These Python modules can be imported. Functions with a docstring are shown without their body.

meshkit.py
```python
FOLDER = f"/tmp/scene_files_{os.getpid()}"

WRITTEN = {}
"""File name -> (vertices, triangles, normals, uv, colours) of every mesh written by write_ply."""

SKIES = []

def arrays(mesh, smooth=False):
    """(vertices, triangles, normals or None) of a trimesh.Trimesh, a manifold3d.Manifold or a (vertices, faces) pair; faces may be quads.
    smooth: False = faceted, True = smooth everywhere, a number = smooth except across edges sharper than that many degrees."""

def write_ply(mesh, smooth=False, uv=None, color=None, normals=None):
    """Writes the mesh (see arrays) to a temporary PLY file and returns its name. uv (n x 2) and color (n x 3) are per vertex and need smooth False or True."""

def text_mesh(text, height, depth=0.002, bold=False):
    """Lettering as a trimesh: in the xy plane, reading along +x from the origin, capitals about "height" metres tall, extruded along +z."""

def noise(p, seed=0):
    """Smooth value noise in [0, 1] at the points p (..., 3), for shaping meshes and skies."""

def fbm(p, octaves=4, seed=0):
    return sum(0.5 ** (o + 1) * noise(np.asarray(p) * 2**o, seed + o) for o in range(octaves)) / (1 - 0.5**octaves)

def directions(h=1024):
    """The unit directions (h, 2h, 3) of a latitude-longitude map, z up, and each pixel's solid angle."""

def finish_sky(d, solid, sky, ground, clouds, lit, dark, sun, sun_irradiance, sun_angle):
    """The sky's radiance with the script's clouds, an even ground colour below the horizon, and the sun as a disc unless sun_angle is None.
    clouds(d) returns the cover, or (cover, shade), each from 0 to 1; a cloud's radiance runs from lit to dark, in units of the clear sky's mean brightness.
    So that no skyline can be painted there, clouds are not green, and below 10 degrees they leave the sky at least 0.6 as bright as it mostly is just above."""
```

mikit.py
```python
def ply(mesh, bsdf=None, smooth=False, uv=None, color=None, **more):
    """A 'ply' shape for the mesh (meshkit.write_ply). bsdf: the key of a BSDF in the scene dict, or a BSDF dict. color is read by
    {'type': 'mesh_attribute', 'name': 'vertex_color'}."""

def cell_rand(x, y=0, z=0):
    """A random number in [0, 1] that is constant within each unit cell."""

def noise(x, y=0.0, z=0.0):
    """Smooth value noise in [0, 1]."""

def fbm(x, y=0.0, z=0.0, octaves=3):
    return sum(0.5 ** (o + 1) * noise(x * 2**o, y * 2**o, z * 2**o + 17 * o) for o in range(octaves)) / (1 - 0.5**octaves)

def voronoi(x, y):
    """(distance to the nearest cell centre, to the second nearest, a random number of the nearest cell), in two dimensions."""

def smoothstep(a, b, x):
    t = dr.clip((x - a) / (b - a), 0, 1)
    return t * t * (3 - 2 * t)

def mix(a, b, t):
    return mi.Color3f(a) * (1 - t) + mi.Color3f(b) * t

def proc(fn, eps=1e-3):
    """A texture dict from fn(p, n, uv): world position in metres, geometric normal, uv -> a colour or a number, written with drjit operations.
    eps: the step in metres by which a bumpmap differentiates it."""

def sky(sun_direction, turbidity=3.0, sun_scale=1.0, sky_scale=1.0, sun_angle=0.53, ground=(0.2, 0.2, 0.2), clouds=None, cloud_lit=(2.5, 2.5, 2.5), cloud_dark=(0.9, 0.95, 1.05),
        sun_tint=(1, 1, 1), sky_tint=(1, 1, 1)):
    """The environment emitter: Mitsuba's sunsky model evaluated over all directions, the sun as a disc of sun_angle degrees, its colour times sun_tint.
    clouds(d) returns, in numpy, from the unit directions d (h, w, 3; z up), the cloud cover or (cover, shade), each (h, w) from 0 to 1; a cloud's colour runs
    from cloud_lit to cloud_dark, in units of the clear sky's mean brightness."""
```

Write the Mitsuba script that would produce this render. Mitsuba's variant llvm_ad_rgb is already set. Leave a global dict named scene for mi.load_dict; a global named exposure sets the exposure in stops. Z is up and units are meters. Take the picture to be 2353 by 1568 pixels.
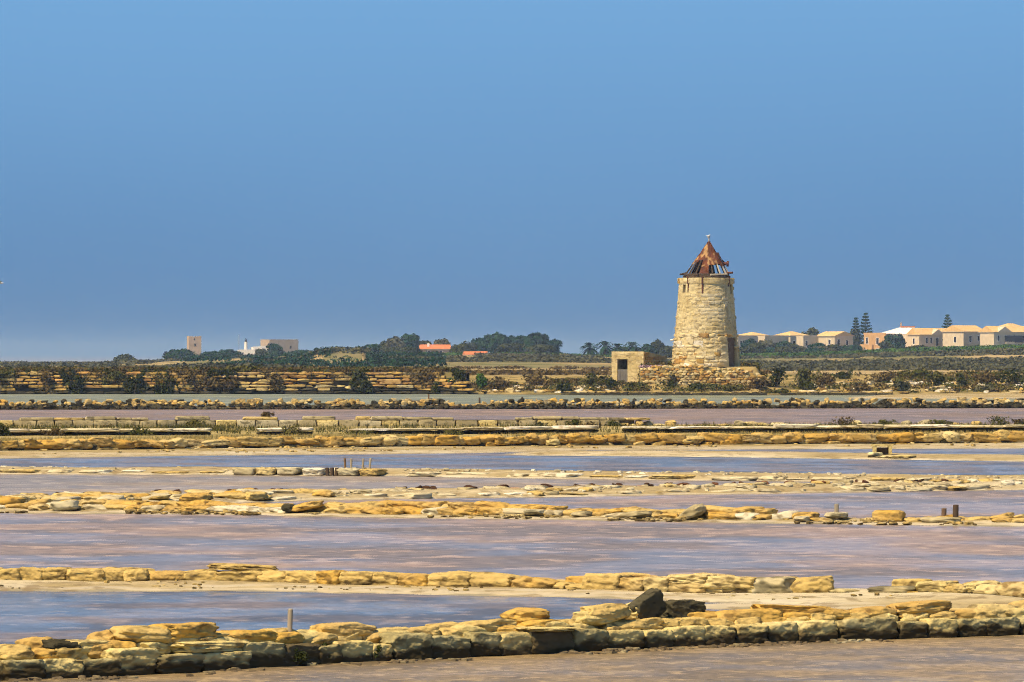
import math, random
import numpy as np, trimesh, manifold3d as m3
import drjit as dr, mitsuba as mi
import mikit, meshkit
from mikit import noise, fbm, smoothstep, mix, proc

T = mi.ScalarTransform4f
scene, labels = {}, {}

# ------------------------------------------------------------------ camera, light
F, XC, YH, H = 11193.7, 1176.5, 833.0, 3.0      # focal length and horizon in units of a 2353 wide frame; eye height over the brine
PITCH = math.atan((YH - 784.0) / F)
scene['camera'] = {'type': 'perspective', 'fov': 12.0, 'fov_axis': 'x', 'near_clip': 1.0, 'far_clip': 12000.0,
                   'to_world': T().look_at(origin=[0, 0, H], target=[0, math.cos(PITCH), H + math.sin(PITCH)], up=[0, 0, 1]),
                   'medium': {'type': 'ref', 'id': 'haze_air'}}
SUN_AZ, SUN_EL = math.radians(51), math.radians(55)
SUN = [-math.sin(SUN_AZ) * math.cos(SUN_EL), -math.cos(SUN_AZ) * math.cos(SUN_EL), math.sin(SUN_EL)]


def summer_haze(d):
    el = np.degrees(np.arcsin(np.clip(d[..., 2], -1, 1)))
    n = meshkit.fbm(np.stack([d[..., 0] * 3, d[..., 1] * 3, d[..., 2] * 9], -1), 3, seed=4)
    cover = np.clip(0.96 - np.clip(el - 6, 0, None) / 28.0, 0, 0.96) * (0.94 + 0.1 * n)
    shade = np.clip(1.0 - el / 4.6 + (n - 0.5) * 0.30, 0, 1)
    return cover, shade


scene['sky'] = mikit.sky(SUN, turbidity=3, sun_scale=1.25, sun_tint=(1.06, 1.0, 0.86), sky_tint=(0.84, 0.98, 1.14), clouds=summer_haze, cloud_lit=(0.52, 1.20, 2.12), cloud_dark=(0.205, 0.53, 1.17), ground=(0.2, 0.17, 0.14))
exposure = 1.80

# ------------------------------------------------------------------ small helpers
_used = {}


def numbered(name):
    k = _used.get(name, -1) + 1
    _used[name] = k
    return name if k == 0 else f'{name}_{k:03d}'


def say(key, label=None, category=None, group=None, kind=None):
    e = labels.setdefault(key, {})
    for k, v in (('label', label), ('category', category), ('group', group), ('kind', kind)):
        if v:
            e[k] = v
    return key


def thing(name, label, category, group=None):
    return say(numbered(name), label, category, group)


def part(parent, name, mesh, bsdf, smooth=False, kind=None, label=None, M=None):
    key = numbered(parent + '__' + name)
    d = mesh if isinstance(mesh, dict) else mikit.ply(mesh, bsdf, smooth=smooth)
    scene[key] = {**d, 'to_world': T(M.tolist())} if M is not None else d
    if kind or label:
        say(key, label, kind=kind)
    return key


def struct(name, mesh, bsdf, smooth=True, kind='structure', label=None):
    key = numbered(name)
    scene[key] = mikit.ply(mesh, bsdf, smooth=smooth)
    say(key, label, kind=kind)
    return key


def rot(rx=0, ry=0, rz=0):
    return trimesh.transformations.euler_matrix(rx, ry, rz, 'sxyz')


def place(c, s=(1, 1, 1), rx=0, ry=0, rz=0):
    M = rot(rx, ry, rz) @ np.diag([*s, 1.0])
    M[:3, 3] = c
    return M


def box(x0, x1, y0, y1, z0, z1):
    b = trimesh.creation.box((x1 - x0, y1 - y0, z1 - z0))
    b.apply_translation([(x0 + x1) / 2, (y0 + y1) / 2, (z0 + z1) / 2])
    return b


def cat(ms):
    return trimesh.util.concatenate(ms)


def tube(p, r, sides=8, cap=True):
    """a bar through the points p with radii r"""
    p = np.asarray(p, float)
    r = np.broadcast_to(r, (len(p),))
    t = np.gradient(p, axis=0)
    t /= np.linalg.norm(t, axis=1, keepdims=True) + 1e-12
    a = np.cross(t, [0, 0, 1.0] if abs(t[0, 2]) < 0.9 else [1.0, 0, 0])
    a /= np.linalg.norm(a, axis=1, keepdims=True) + 1e-12
    b = np.cross(t, a)
    an = np.arange(sides) * 2 * np.pi / sides
    v = (p[:, None] + r[:, None, None] * (np.cos(an)[None, :, None] * a[:, None] + np.sin(an)[None, :, None] * b[:, None])).reshape(-1, 3)
    f = []
    for i in range(len(p) - 1):
        for j in range(sides):
            q = [i * sides + j, i * sides + (j + 1) % sides, (i + 1) * sides + (j + 1) % sides, (i + 1) * sides + j]
            f += [[q[0], q[1], q[2]], [q[0], q[2], q[3]]]
    if cap:
        n = len(v)
        v = np.vstack([v, p[0], p[-1]])
        e = (len(p) - 1) * sides
        for j in range(sides):
            f += [[n, (j + 1) % sides, j], [n + 1, e + j, e + (j + 1) % sides]]
    return trimesh.Trimesh(v, f, process=False)


def strip(rows):
    """a grid mesh from rows (n, m, 3)"""
    g = np.asarray(rows, float)
    n, m = g.shape[:2]
    i, j = np.meshgrid(np.arange(n - 1), np.arange(m - 1), indexing='ij')
    a = (i * m + j).ravel()
    f = np.vstack([np.stack([a, a + 1, a + m + 1], 1), np.stack([a, a + m + 1, a + m], 1)])
    return trimesh.Trimesh(g.reshape(-1, 3), f, process=False)


def up(mesh):
    if mesh.face_normals[:, 2].mean() < 0:
        mesh.invert()
    return mesh


def ease(a, b, x):
    t = np.clip((np.asarray(x, float) - a) / (b - a), 0, 1)
    return t * t * (3 - 2 * t)


ORD = ['first', 'second', 'third', 'fourth', 'fifth', 'sixth', 'seventh', 'eighth', 'ninth', 'tenth', 'eleventh', 'twelfth', 'thirteenth', 'fourteenth', 'fifteenth', 'sixteenth']

# where a bearing (X) at a distance d lies, and the ground distance of a sight line Y that meets height z
def bear(X, d):
    return (X - XC) / F * d


def reach(Y, z=0.0):
    return F * (H - z) / (Y - YH)


def zat(Y, d):
    return H - (Y - YH) / F * d


class Line:
    """the foot of a wall or dike on the brine level, surveyed as (X, Y) sightings from left to right"""

    def __init__(self, pts, off=0.0):
        a = np.array(pts, float)
        s0 = (a[1, 1] - a[0, 1]) / (a[1, 0] - a[0, 0])
        s1 = (a[-1, 1] - a[-2, 1]) / (a[-1, 0] - a[-2, 0])
        a = np.vstack([[-700, a[0, 1] + s0 * 0.7 * (-700 - a[0, 0])], a, [3050, a[-1, 1] + s1 * 0.7 * (3050 - a[-1, 0])]])
        X = np.linspace(-700, 3050, 751)
        Y = np.interp(X, a[:, 0], a[:, 1])
        k = np.ones(25) / 25
        Y = np.convolve(np.pad(Y, 12, 'edge'), k, 'valid')
        y = reach(Y)
        self.X, self.p = X, np.stack([bear(X, y), y], 1)
        t = np.gradient(self.p, axis=0)
        self.t = t / np.linalg.norm(t, axis=1, keepdims=True)
        self.n = np.stack([-self.t[:, 1], self.t[:, 0]], 1)
        self.s = np.concatenate([[0], np.cumsum(np.linalg.norm(np.diff(self.p, axis=0), axis=1))])

    def at(self, X, off=0.0):
        i = lambda a: np.interp(X, self.X, a)
        return np.stack([i(self.p[:, 0]) + off * i(self.n[:, 0]), i(self.p[:, 1]) + off * i(self.n[:, 1])], -1)

    def ang(self, X):
        return math.atan2(np.interp(X, self.X, self.t[:, 1]), np.interp(X, self.X, self.t[:, 0]))

    def sX(self, X):
        return float(np.interp(X, self.X, self.s))

    def Xs(self, s):
        return float(np.interp(s, self.s, self.X))


# ------------------------------------------------------------------ materials
def diffuse(key, fn, bump=None, scale=1.0, eps=4e-3, two=False):
    tex = proc(fn) if callable(fn) else {'type': 'rgb', 'value': list(fn)}
    b = {'type': 'diffuse', 'reflectance': tex}
    if bump:
        b = {'type': 'bumpmap', 'arbitrary': proc(bump, eps), 'scale': scale, 'bsdf': b}
    scene[key] = {'type': 'twosided', 'bsdf': b} if two else b
    return key


def stone_tex(base, alt, pale, dark, f=3.0, wet=None, wz=(0.02, 0.12), palef=0.8, darkf=0.8, wn=0.10):
    def fn(p, n, uv):
        a = fbm(p.x * f, p.y * f, p.z * f * 1.6, 3)
        b = noise(p.x * f * 0.37 + 7, p.y * f * 0.37, p.z * f * 0.5)
        c = mix(base, alt, smoothstep(0.3, 0.7, a))
        c = mix(c, pale, smoothstep(0.5, 0.8, b) * palef)
        d = fbm(p.x * f * 4.1, p.y * f * 4.1 + 3, p.z * f * 6.0, 3)
        c = mix(c, dark, smoothstep(0.50, 0.72, d) * darkf)
        c = c * (0.8 + 0.4 * fbm(p.x * f * 9, p.y * f * 9, p.z * f * 9, 2))
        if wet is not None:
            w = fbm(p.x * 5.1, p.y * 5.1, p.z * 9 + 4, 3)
            c = mix(c, wet, 1 - smoothstep(wz[0], wz[1], p.z + (w - 0.5) * wn * 2))  # low dark band: wet stain, on some stones with painted shade
        return c
    return fn


def rough_bump(f):
    return lambda p, n, uv: fbm(p.x * f, p.y * f, p.z * f, 3)


diffuse('stone_gold', stone_tex((0.52, 0.33, 0.075), (0.44, 0.30, 0.10), (0.52, 0.42, 0.20), (0.16, 0.10, 0.035), 2.2, wet=(0.085, 0.06, 0.025), wz=(0.01, 0.10)), rough_bump(17), 0.03)  # foot band: wet stain, raised to paint the shadow under the rocks
diffuse('stone_tan', stone_tex((0.53, 0.39, 0.14), (0.45, 0.33, 0.115), (0.58, 0.48, 0.23), (0.13, 0.095, 0.045), 2.2, wet=(0.08, 0.06, 0.028), wz=(0.01, 0.09)), rough_bump(17), 0.03)  # foot band also paints the shadow low on the rocks
diffuse('stone_pale', stone_tex((0.60, 0.49, 0.20), (0.52, 0.42, 0.17), (0.68, 0.60, 0.33), (0.22, 0.165, 0.07), 2.0, wet=(0.062, 0.047, 0.024), wz=(0.06, 0.135), wn=0.085), rough_bump(17), 0.03)  # dark foot: wet stain plus painted shade of the block fronts
diffuse('stone_salt', stone_tex((0.54, 0.48, 0.30), (0.46, 0.40, 0.24), (0.66, 0.63, 0.48), (0.20, 0.16, 0.09), 1.6))
diffuse('stone_ochre', stone_tex((0.50, 0.30, 0.06), (0.42, 0.27, 0.07), (0.50, 0.38, 0.15), (0.13, 0.08, 0.03), 1.8, wet=(0.10, 0.07, 0.03), wz=(0.0, 0.05)))
diffuse('stone_moss', stone_tex((0.40, 0.35, 0.17), (0.29, 0.25, 0.115), (0.54, 0.49, 0.28), (0.13, 0.10, 0.045), 2.0, wet=(0.055, 0.043, 0.022), wz=(0.085, 0.165), wn=0.085), rough_bump(17), 0.03)
diffuse('stone_brown', stone_tex((0.14, 0.11, 0.055), (0.10, 0.08, 0.042), (0.30, 0.26, 0.14), (0.05, 0.04, 0.022), 2.0, wet=(0.05, 0.04, 0.02), wz=(0.02, 0.10)), rough_bump(17), 0.03)
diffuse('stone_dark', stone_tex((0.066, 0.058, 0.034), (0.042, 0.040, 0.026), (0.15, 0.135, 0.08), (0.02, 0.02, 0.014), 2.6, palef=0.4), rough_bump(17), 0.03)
diffuse('stone_grey', stone_tex((0.42, 0.36, 0.20), (0.33, 0.28, 0.15), (0.52, 0.47, 0.30), (0.11, 0.10, 0.06), 1.3, wet=(0.13, 0.10, 0.06), wz=(0.0, 0.1)))
diffuse('rubble_gold', stone_tex((0.50, 0.36, 0.12), (0.40, 0.30, 0.12), (0.52, 0.45, 0.25), (0.10, 0.07, 0.04), 1.2, wet=(0.04, 0.03, 0.02), wz=(0.16, 0.34), wn=0.2))  # darker towards the bottom
diffuse('masonry_gold', stone_tex((0.50, 0.34, 0.10), (0.40, 0.26, 0.075), (0.54, 0.44, 0.20), (0.13, 0.085, 0.03), 0.55, wet=(0.035, 0.028, 0.018), wz=(0.15, 0.42), wn=0.12))  # darker towards the waterline
diffuse('masonry_pale', stone_tex((0.59, 0.485, 0.245), (0.50, 0.40, 0.185), (0.66, 0.59, 0.39), (0.24, 0.165, 0.075), 0.7, darkf=0.6))
diffuse('masonry_orange', stone_tex((0.48, 0.29, 0.09), (0.38, 0.22, 0.07), (0.52, 0.42, 0.22), (0.14, 0.08, 0.035), 0.7))
diffuse('limewash', stone_tex((0.70, 0.66, 0.52), (0.62, 0.56, 0.40), (0.78, 0.75, 0.64), (0.36, 0.28, 0.16), 1.2))


def plaster(p, n, uv):
    a = fbm(p.x * 0.9, p.y * 0.9, p.z * 0.8, 4)
    c = mix((0.60, 0.505, 0.275), (0.52, 0.425, 0.21), smoothstep(0.3, 0.7, a))
    s = fbm(p.x * 2.3, p.y * 2.3, p.z * 0.22, 3)
    c = mix(c, (0.30, 0.215, 0.10), smoothstep(0.55, 0.8, s) * 0.55)
    c = mix(c, (0.20, 0.13, 0.06), smoothstep(0.62, 0.75, fbm(p.x * 3.1, p.y * 3.1, p.z * 6.0, 3)) * 0.5)
    return c * (0.85 + 0.3 * noise(p.x * 9, p.y * 9, p.z * 9))


diffuse('tower_plaster', plaster, lambda p, n, uv: fbm(p.x * 3, p.y * 3, p.z * 5, 3), 0.12, eps=2e-2)


def mud_tex(a, b, c, f, wet=None):
    def fn(p, n, uv):
        m = fbm(p.x * f, p.y * f, 1.0, 4)
        k = mix(a, b, smoothstep(0.3, 0.7, m))
        k = mix(k, c, smoothstep(0.52, 0.72, fbm(p.x * f * 0.31 + 9, p.y * f * 0.55, 2.0, 3)))
        k = k * (0.70 + 0.60 * fbm(p.x * f * 9, p.y * f * 7, p.z * 9, 3))
        if wet is not None:
            e = p.z + (fbm(p.x * 1.7, p.y * 2.6, 5.0, 3) - 0.5) * 0.06
            k = mix(k, (0.54, 0.50, 0.39), (smoothstep(0.006, 0.02, e) - smoothstep(0.025, 0.045, e)) * 0.45)
            k = mix(k, wet, 1 - smoothstep(0.0, 0.012, e))
            k = mix(k, (0.20, 0.15, 0.08), smoothstep(0.60, 0.74, fbm(p.x * 3.3, p.y * 2.1, 8.0, 4)) * 0.7)
        return k
    return fn


diffuse('salt_mud', mud_tex((0.40, 0.33, 0.185), (0.32, 0.255, 0.13), (0.48, 0.42, 0.27), 0.9, wet=(0.27, 0.24, 0.165)))
diffuse('tan_mud', mud_tex((0.34, 0.265, 0.13), (0.28, 0.22, 0.10), (0.40, 0.345, 0.21), 0.7, wet=(0.30, 0.25, 0.16)))
diffuse('red_algae', mud_tex((0.075, 0.040, 0.024), (0.045, 0.028, 0.018), (0.15, 0.07, 0.035), 1.5))
diffuse('ochre_mud', mud_tex((0.46, 0.25, 0.10), (0.48, 0.34, 0.18), (0.34, 0.14, 0.06), 0.6))
diffuse('mud_and_gap_shade', mud_tex((0.10, 0.08, 0.045), (0.05, 0.04, 0.025), (0.16, 0.13, 0.07), 1.1))  # mud of cores and dike, also the painted shade between golden rocks
diffuse('dry_grass', mud_tex((0.34, 0.27, 0.11), (0.24, 0.20, 0.085), (0.40, 0.33, 0.16), 0.5))


def ground_tex(p, n, uv):
    a = fbm(p.x * 0.035, p.y * 0.012, 0.0, 4)
    b = fbm(p.x * 0.16, p.y * 0.05, 3.0, 3)
    scrub = mix((0.115, 0.125, 0.055), (0.19, 0.165, 0.075), smoothstep(0.35, 0.65, b))
    sand = mix((0.36, 0.28, 0.14), (0.26, 0.20, 0.09), smoothstep(0.3, 0.7, b))
    k = smoothstep(0.40, 0.54, a + 0.10 * smoothstep(900.0, 640.0, p.y))
    k = dr.maximum(k, smoothstep(0.9992, 0.9975, n.z) * smoothstep(560.0, 600.0, p.y))
    far = mix(scrub, sand, k)
    bank = mix((0.33, 0.25, 0.10), (0.17, 0.14, 0.055), smoothstep(0.35, 0.6, fbm(p.x * 0.5, p.y * 0.3, 5.0, 3)))
    c = mix(bank, far, smoothstep(515.0, 575.0, p.y))
    return mix((0.06, 0.05, 0.035), c, smoothstep(-0.1, 0.22, p.z + 0.2 * (b - 0.5)))


diffuse('land', ground_tex)


def leaf_tex(a, b, c, f):
    def fn(p, n, uv):
        k = mix(a, b, smoothstep(0.3, 0.7, noise(p.x * f, p.y * f, p.z * f)))
        return mix(k, c, smoothstep(0.55, 0.9, noise(p.x * f * 5 + 3, p.y * f * 5, p.z * f * 5)) * 0.7)
    return fn


diffuse('leaf_olive', leaf_tex((0.055, 0.064, 0.016), (0.090, 0.088, 0.026), (0.16, 0.13, 0.05), 0.9), two=True)
diffuse('leaf_brown', leaf_tex((0.070, 0.050, 0.020), (0.115, 0.085, 0.032), (0.19, 0.14, 0.055), 1.2), two=True)
diffuse('leaf_dark', leaf_tex((0.026, 0.034, 0.010), (0.046, 0.054, 0.015), (0.078, 0.080, 0.026), 0.6), two=True)
diffuse('leaf_pine', leaf_tex((0.008, 0.030, 0.017), (0.018, 0.047, 0.021), (0.030, 0.064, 0.028), 0.25), two=True)
diffuse('leaf_green', leaf_tex((0.035, 0.085, 0.018), (0.062, 0.115, 0.024), (0.09, 0.125, 0.038), 0.3), two=True)
diffuse('leaf_grey', leaf_tex((0.055, 0.062, 0.036), (0.085, 0.086, 0.046), (0.13, 0.118, 0.062), 0.2), two=True)
diffuse('straw', leaf_tex((0.36, 0.28, 0.10), (0.28, 0.23, 0.09), (0.16, 0.15, 0.06), 0.8), two=True)
diffuse('blossom', (0.42, 0.30, 0.36), two=True)
diffuse('bark', lambda p, n, uv: mix((0.10, 0.075, 0.05), (0.17, 0.13, 0.09), noise(p.x * 6, p.y * 6, p.z * 1.5)))
diffuse('grey_wood', lambda p, n, uv: mix((0.24, 0.20, 0.14), (0.40, 0.35, 0.25), noise(p.x * 40, p.y * 40, p.z * 5)))
diffuse('dark_wood', lambda p, n, uv: mix((0.055, 0.04, 0.028), (0.12, 0.085, 0.055), noise(p.x * 25, p.y * 25, p.z * 3)))
diffuse('plank_wood', lambda p, n, uv: mix((0.13, 0.085, 0.055), (0.21, 0.145, 0.09), noise(p.x * 3, p.y * 8, p.z * 20)))
diffuse('pale_wood', lambda p, n, uv: mix((0.50, 0.46, 0.36), (0.36, 0.31, 0.22), noise(p.x * 20, p.y * 20, p.z * 3)))


def rust(p, n, uv):
    a = fbm(p.x * 1.6, p.y * 1.6, p.z * 1.1, 4)
    c = mix((0.155, 0.055, 0.026), (0.085, 0.035, 0.020), smoothstep(0.35, 0.65, a))
    s = fbm(p.x * 2.6 + 4, p.y * 2.6, p.z * 0.5, 3)
    c = mix(c, (0.42, 0.26, 0.11), smoothstep(0.52, 0.68, s + 0.06 * (p.z - 12.8)) * 0.85)
    return mix(c, (0.10, 0.045, 0.03), smoothstep(0.6, 0.75, fbm(p.x * 5, p.y * 5, p.z * 4, 3)) * 0.7)


diffuse('rusty_sheet', rust, lambda p, n, uv: fbm(p.x * 2, p.y * 2, p.z * 2, 2), 0.05, eps=2e-2, two=True)
diffuse('rusty_iron', lambda p, n, uv: mix((0.16, 0.06, 0.03), (0.08, 0.04, 0.03), noise(p.x * 6, p.y * 6, p.z * 6)))
diffuse('grey_metal', (0.33, 0.34, 0.34))
diffuse('white_paint', (0.78, 0.78, 0.75))
diffuse('window_dark', (0.035, 0.035, 0.045))
diffuse('door_grey', lambda p, n, uv: mix((0.20, 0.19, 0.16), (0.12, 0.11, 0.10), noise(p.x * 5, p.y * 5, p.z * 1.2)))


def wall_tex(a, b):
    return lambda p, n, uv: mix(a, b, fbm(p.x * 0.5, p.y * 0.5, p.z * 0.6, 3)) * (0.9 + 0.2 * noise(p.x * 3, p.y * 3, p.z * 1.0))


diffuse('render_orange', wall_tex((0.58, 0.37, 0.17), (0.50, 0.32, 0.16)))
diffuse('render_cream', wall_tex((0.60, 0.51, 0.36), (0.52, 0.44, 0.32)))
diffuse('render_white', wall_tex((0.80, 0.78, 0.72), (0.70, 0.68, 0.62)))
diffuse('old_wall', wall_tex((0.46, 0.36, 0.26), (0.34, 0.27, 0.20)))
diffuse('tile_sand', wall_tex((0.66, 0.45, 0.20), (0.57, 0.38, 0.16)))
diffuse('tile_red', wall_tex((0.60, 0.215, 0.085), (0.48, 0.165, 0.07)))


def brine(key, shallow, deep, f, lo=0.16, hi=0.34, bias=0.0, spec=0.5):
    """shallow brine: a coloured bed seen through the surface, calm lanes and wind-roughened patches, ripple reflections painted as fine colour flecks"""
    def col(p, n, uv):
        a = fbm(p.x * f * 1.1, p.y * f * 1.2, 0.0, 5)
        c = mix(deep, shallow, smoothstep(0.36 - bias, 0.64 - bias, a))
        fl = smoothstep(0.56, 0.74, fbm(p.x * f * 7.0 + 11, p.y * f * 6.0, 9.0, 4))
        c = mix(c, mi.Color3f(shallow) * 1.5, fl * 0.7)
        return c * (0.62 + 0.76 * fbm(p.x * f * 16, p.y * f * 12, 4.0, 3))  # small-scale flecks paint ripple reflections into the colour

    def rgh(p, n, uv):
        a = fbm(p.x * f * 1.3 + 31, p.y * f * 1.3, 7.0, 5)
        return mi.Float(lo) + (hi - lo) * smoothstep(0.35, 0.65, a)
    scene[key] = {'type': 'twosided', 'bsdf': {'type': 'principled', 'base_color': proc(col), 'roughness': proc(rgh), 'specular': spec}}
    return key


brine('brine_near', (0.185, 0.135, 0.065), (0.125, 0.094, 0.05), 0.9, 0.36, 0.5, spec=0.35)
brine('brine_blue', (0.125, 0.098, 0.08), (0.065, 0.062, 0.066), 0.5, 0.20, 0.42, spec=0.5)
brine('brine_pink', (0.212, 0.153, 0.110), (0.130, 0.104, 0.085), 0.30, 0.26, 0.46, spec=0.48)
brine('brine_mud', (0.21, 0.165, 0.11), (0.16, 0.13, 0.09), 0.25, 0.34, 0.5, spec=0.4)
brine('brine_mauve', (0.16, 0.112, 0.075), (0.125, 0.09, 0.062), 0.12, 0.38, 0.52, spec=0.4)
brine('brine_green', (0.135, 0.142, 0.085), (0.115, 0.125, 0.078), 0.06, 0.42, 0.55, spec=0.25)

# ------------------------------------------------------------------ lines of the salt works, near to far
LA = Line([(0, 1564), (335, 1551), (536, 1538), (771, 1524), (973, 1515), (1292, 1500), (1560, 1485), (1900, 1474), (2353, 1459)])
LB = Line([(0, 1344), (600, 1346), (900, 1353), (1250, 1360), (1600, 1370), (1900, 1374), (2353, 1382)])
SB = Line([(0, 1359), (600, 1360), (1200, 1371), (1600, 1382), (1830, 1393), (2100, 1410), (2353, 1420)])
LC = Line([(0, 1177), (350, 1179), (600, 1183), (900, 1187), (1200, 1191), (1600, 1198), (2000, 1204), (2353, 1207)])
LD = Line([(0, 1168), (400, 1160), (700, 1151), (1000, 1146), (1300, 1142), (1600, 1137), (2000, 1131), (2353, 1126)])
LE = Line([(0, 1090), (540, 1092), (900, 1095), (1500, 1103), (2000, 1109), (2353, 1112)])
LF = Line([(900, 1047), (1200, 1047), (1600, 1050), (2000, 1056), (2353, 1061)])
SG = Line([(0, 1054), (400, 1048), (1000, 1043), (1300, 1037), (1700, 1033), (2353, 1031)])
LG = Line([(0, 1041), (600, 1034), (1200, 1029), (1800, 1025), (2353, 1022)])
LH = Line([(0, 1002), (600, 1001), (1000, 998), (1500, 996), (2353, 997)])
LI = Line([(0, 986), (700, 985), (1400, 984), (2353, 981)])
LJ = Line([(0, 942), (700, 941), (1400, 940), (2353, 938)])
SHORE = Line([(0, 905.8), (1000, 905.8), (1380, 908.7), (1800, 908.7), (2353, 909.6)])


def water(name, bsdf, front, back, f0=0.0, b0=0.0, cell=None, amp=0.0, wl=0.5, label=None):
    X = np.linspace(-650, 3000, 366 if cell is None else cell[0])
    a, b = (front.at(X, f0) if isinstance(front, Line) else np.stack([bear(X, front), X * 0 + front], 1)), back.at(X, b0)
    k = np.linspace(0, 1, 2 if cell is None else cell[1])[:, None, None]
    g = a[None] * (1 - k) + b[None] * k
    z = np.zeros(g.shape[:2])
    if amp:
        q = np.stack([g[..., 0] / wl, g[..., 1] / wl, g[..., 0] * 0], -1)
        z = amp * (meshkit.fbm(q, 3, seed=len(name)) - 0.5) * 2
    key = struct(name, up(strip(np.dstack([g, z]))), bsdf, label=label)
    return key


def bank(name, line, prof, bsdf, amp=0.03, wl=0.8, X0=-650, X1=3000, n=640, m=22, taper=None, seed=1, wob=0.25, label=None):
    """a low dike of earth or salt crust: profile (offset, height) swept along the line, with an uneven edge and top"""
    pr = np.array(prof, float)
    o = np.interp(np.linspace(0, 1, m), np.linspace(0, 1, len(pr)), pr[:, 0])
    z = np.interp(o, pr[:, 0], pr[:, 1])
    X = np.linspace(X0, X1, n)
    base = line.at(X)
    nrm = line.at(X, 1.0) - base
    w = (meshkit.fbm(np.stack([base[:, 0] / wl / 2.5, base[:, 1] / wl / 2.5, X * 0 + seed], -1), 4, seed) - 0.5) * 2 * wob
    P = base[None] + nrm[None] * (o[:, None, None] + w[None, :, None])
    zz = z[:, None] + (meshkit.fbm(np.stack([P[..., 0] / wl, P[..., 1] / wl, P[..., 0] * 0 + seed], -1), 4, seed + 5) - 0.5) * 2 * amp
    if taper is not None:
        k = taper(X)[None]
        zz = zz * k - 0.2 * (1 - k)
    return struct(name, up(strip(np.dstack([P, zz]))), bsdf, label=label)


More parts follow.
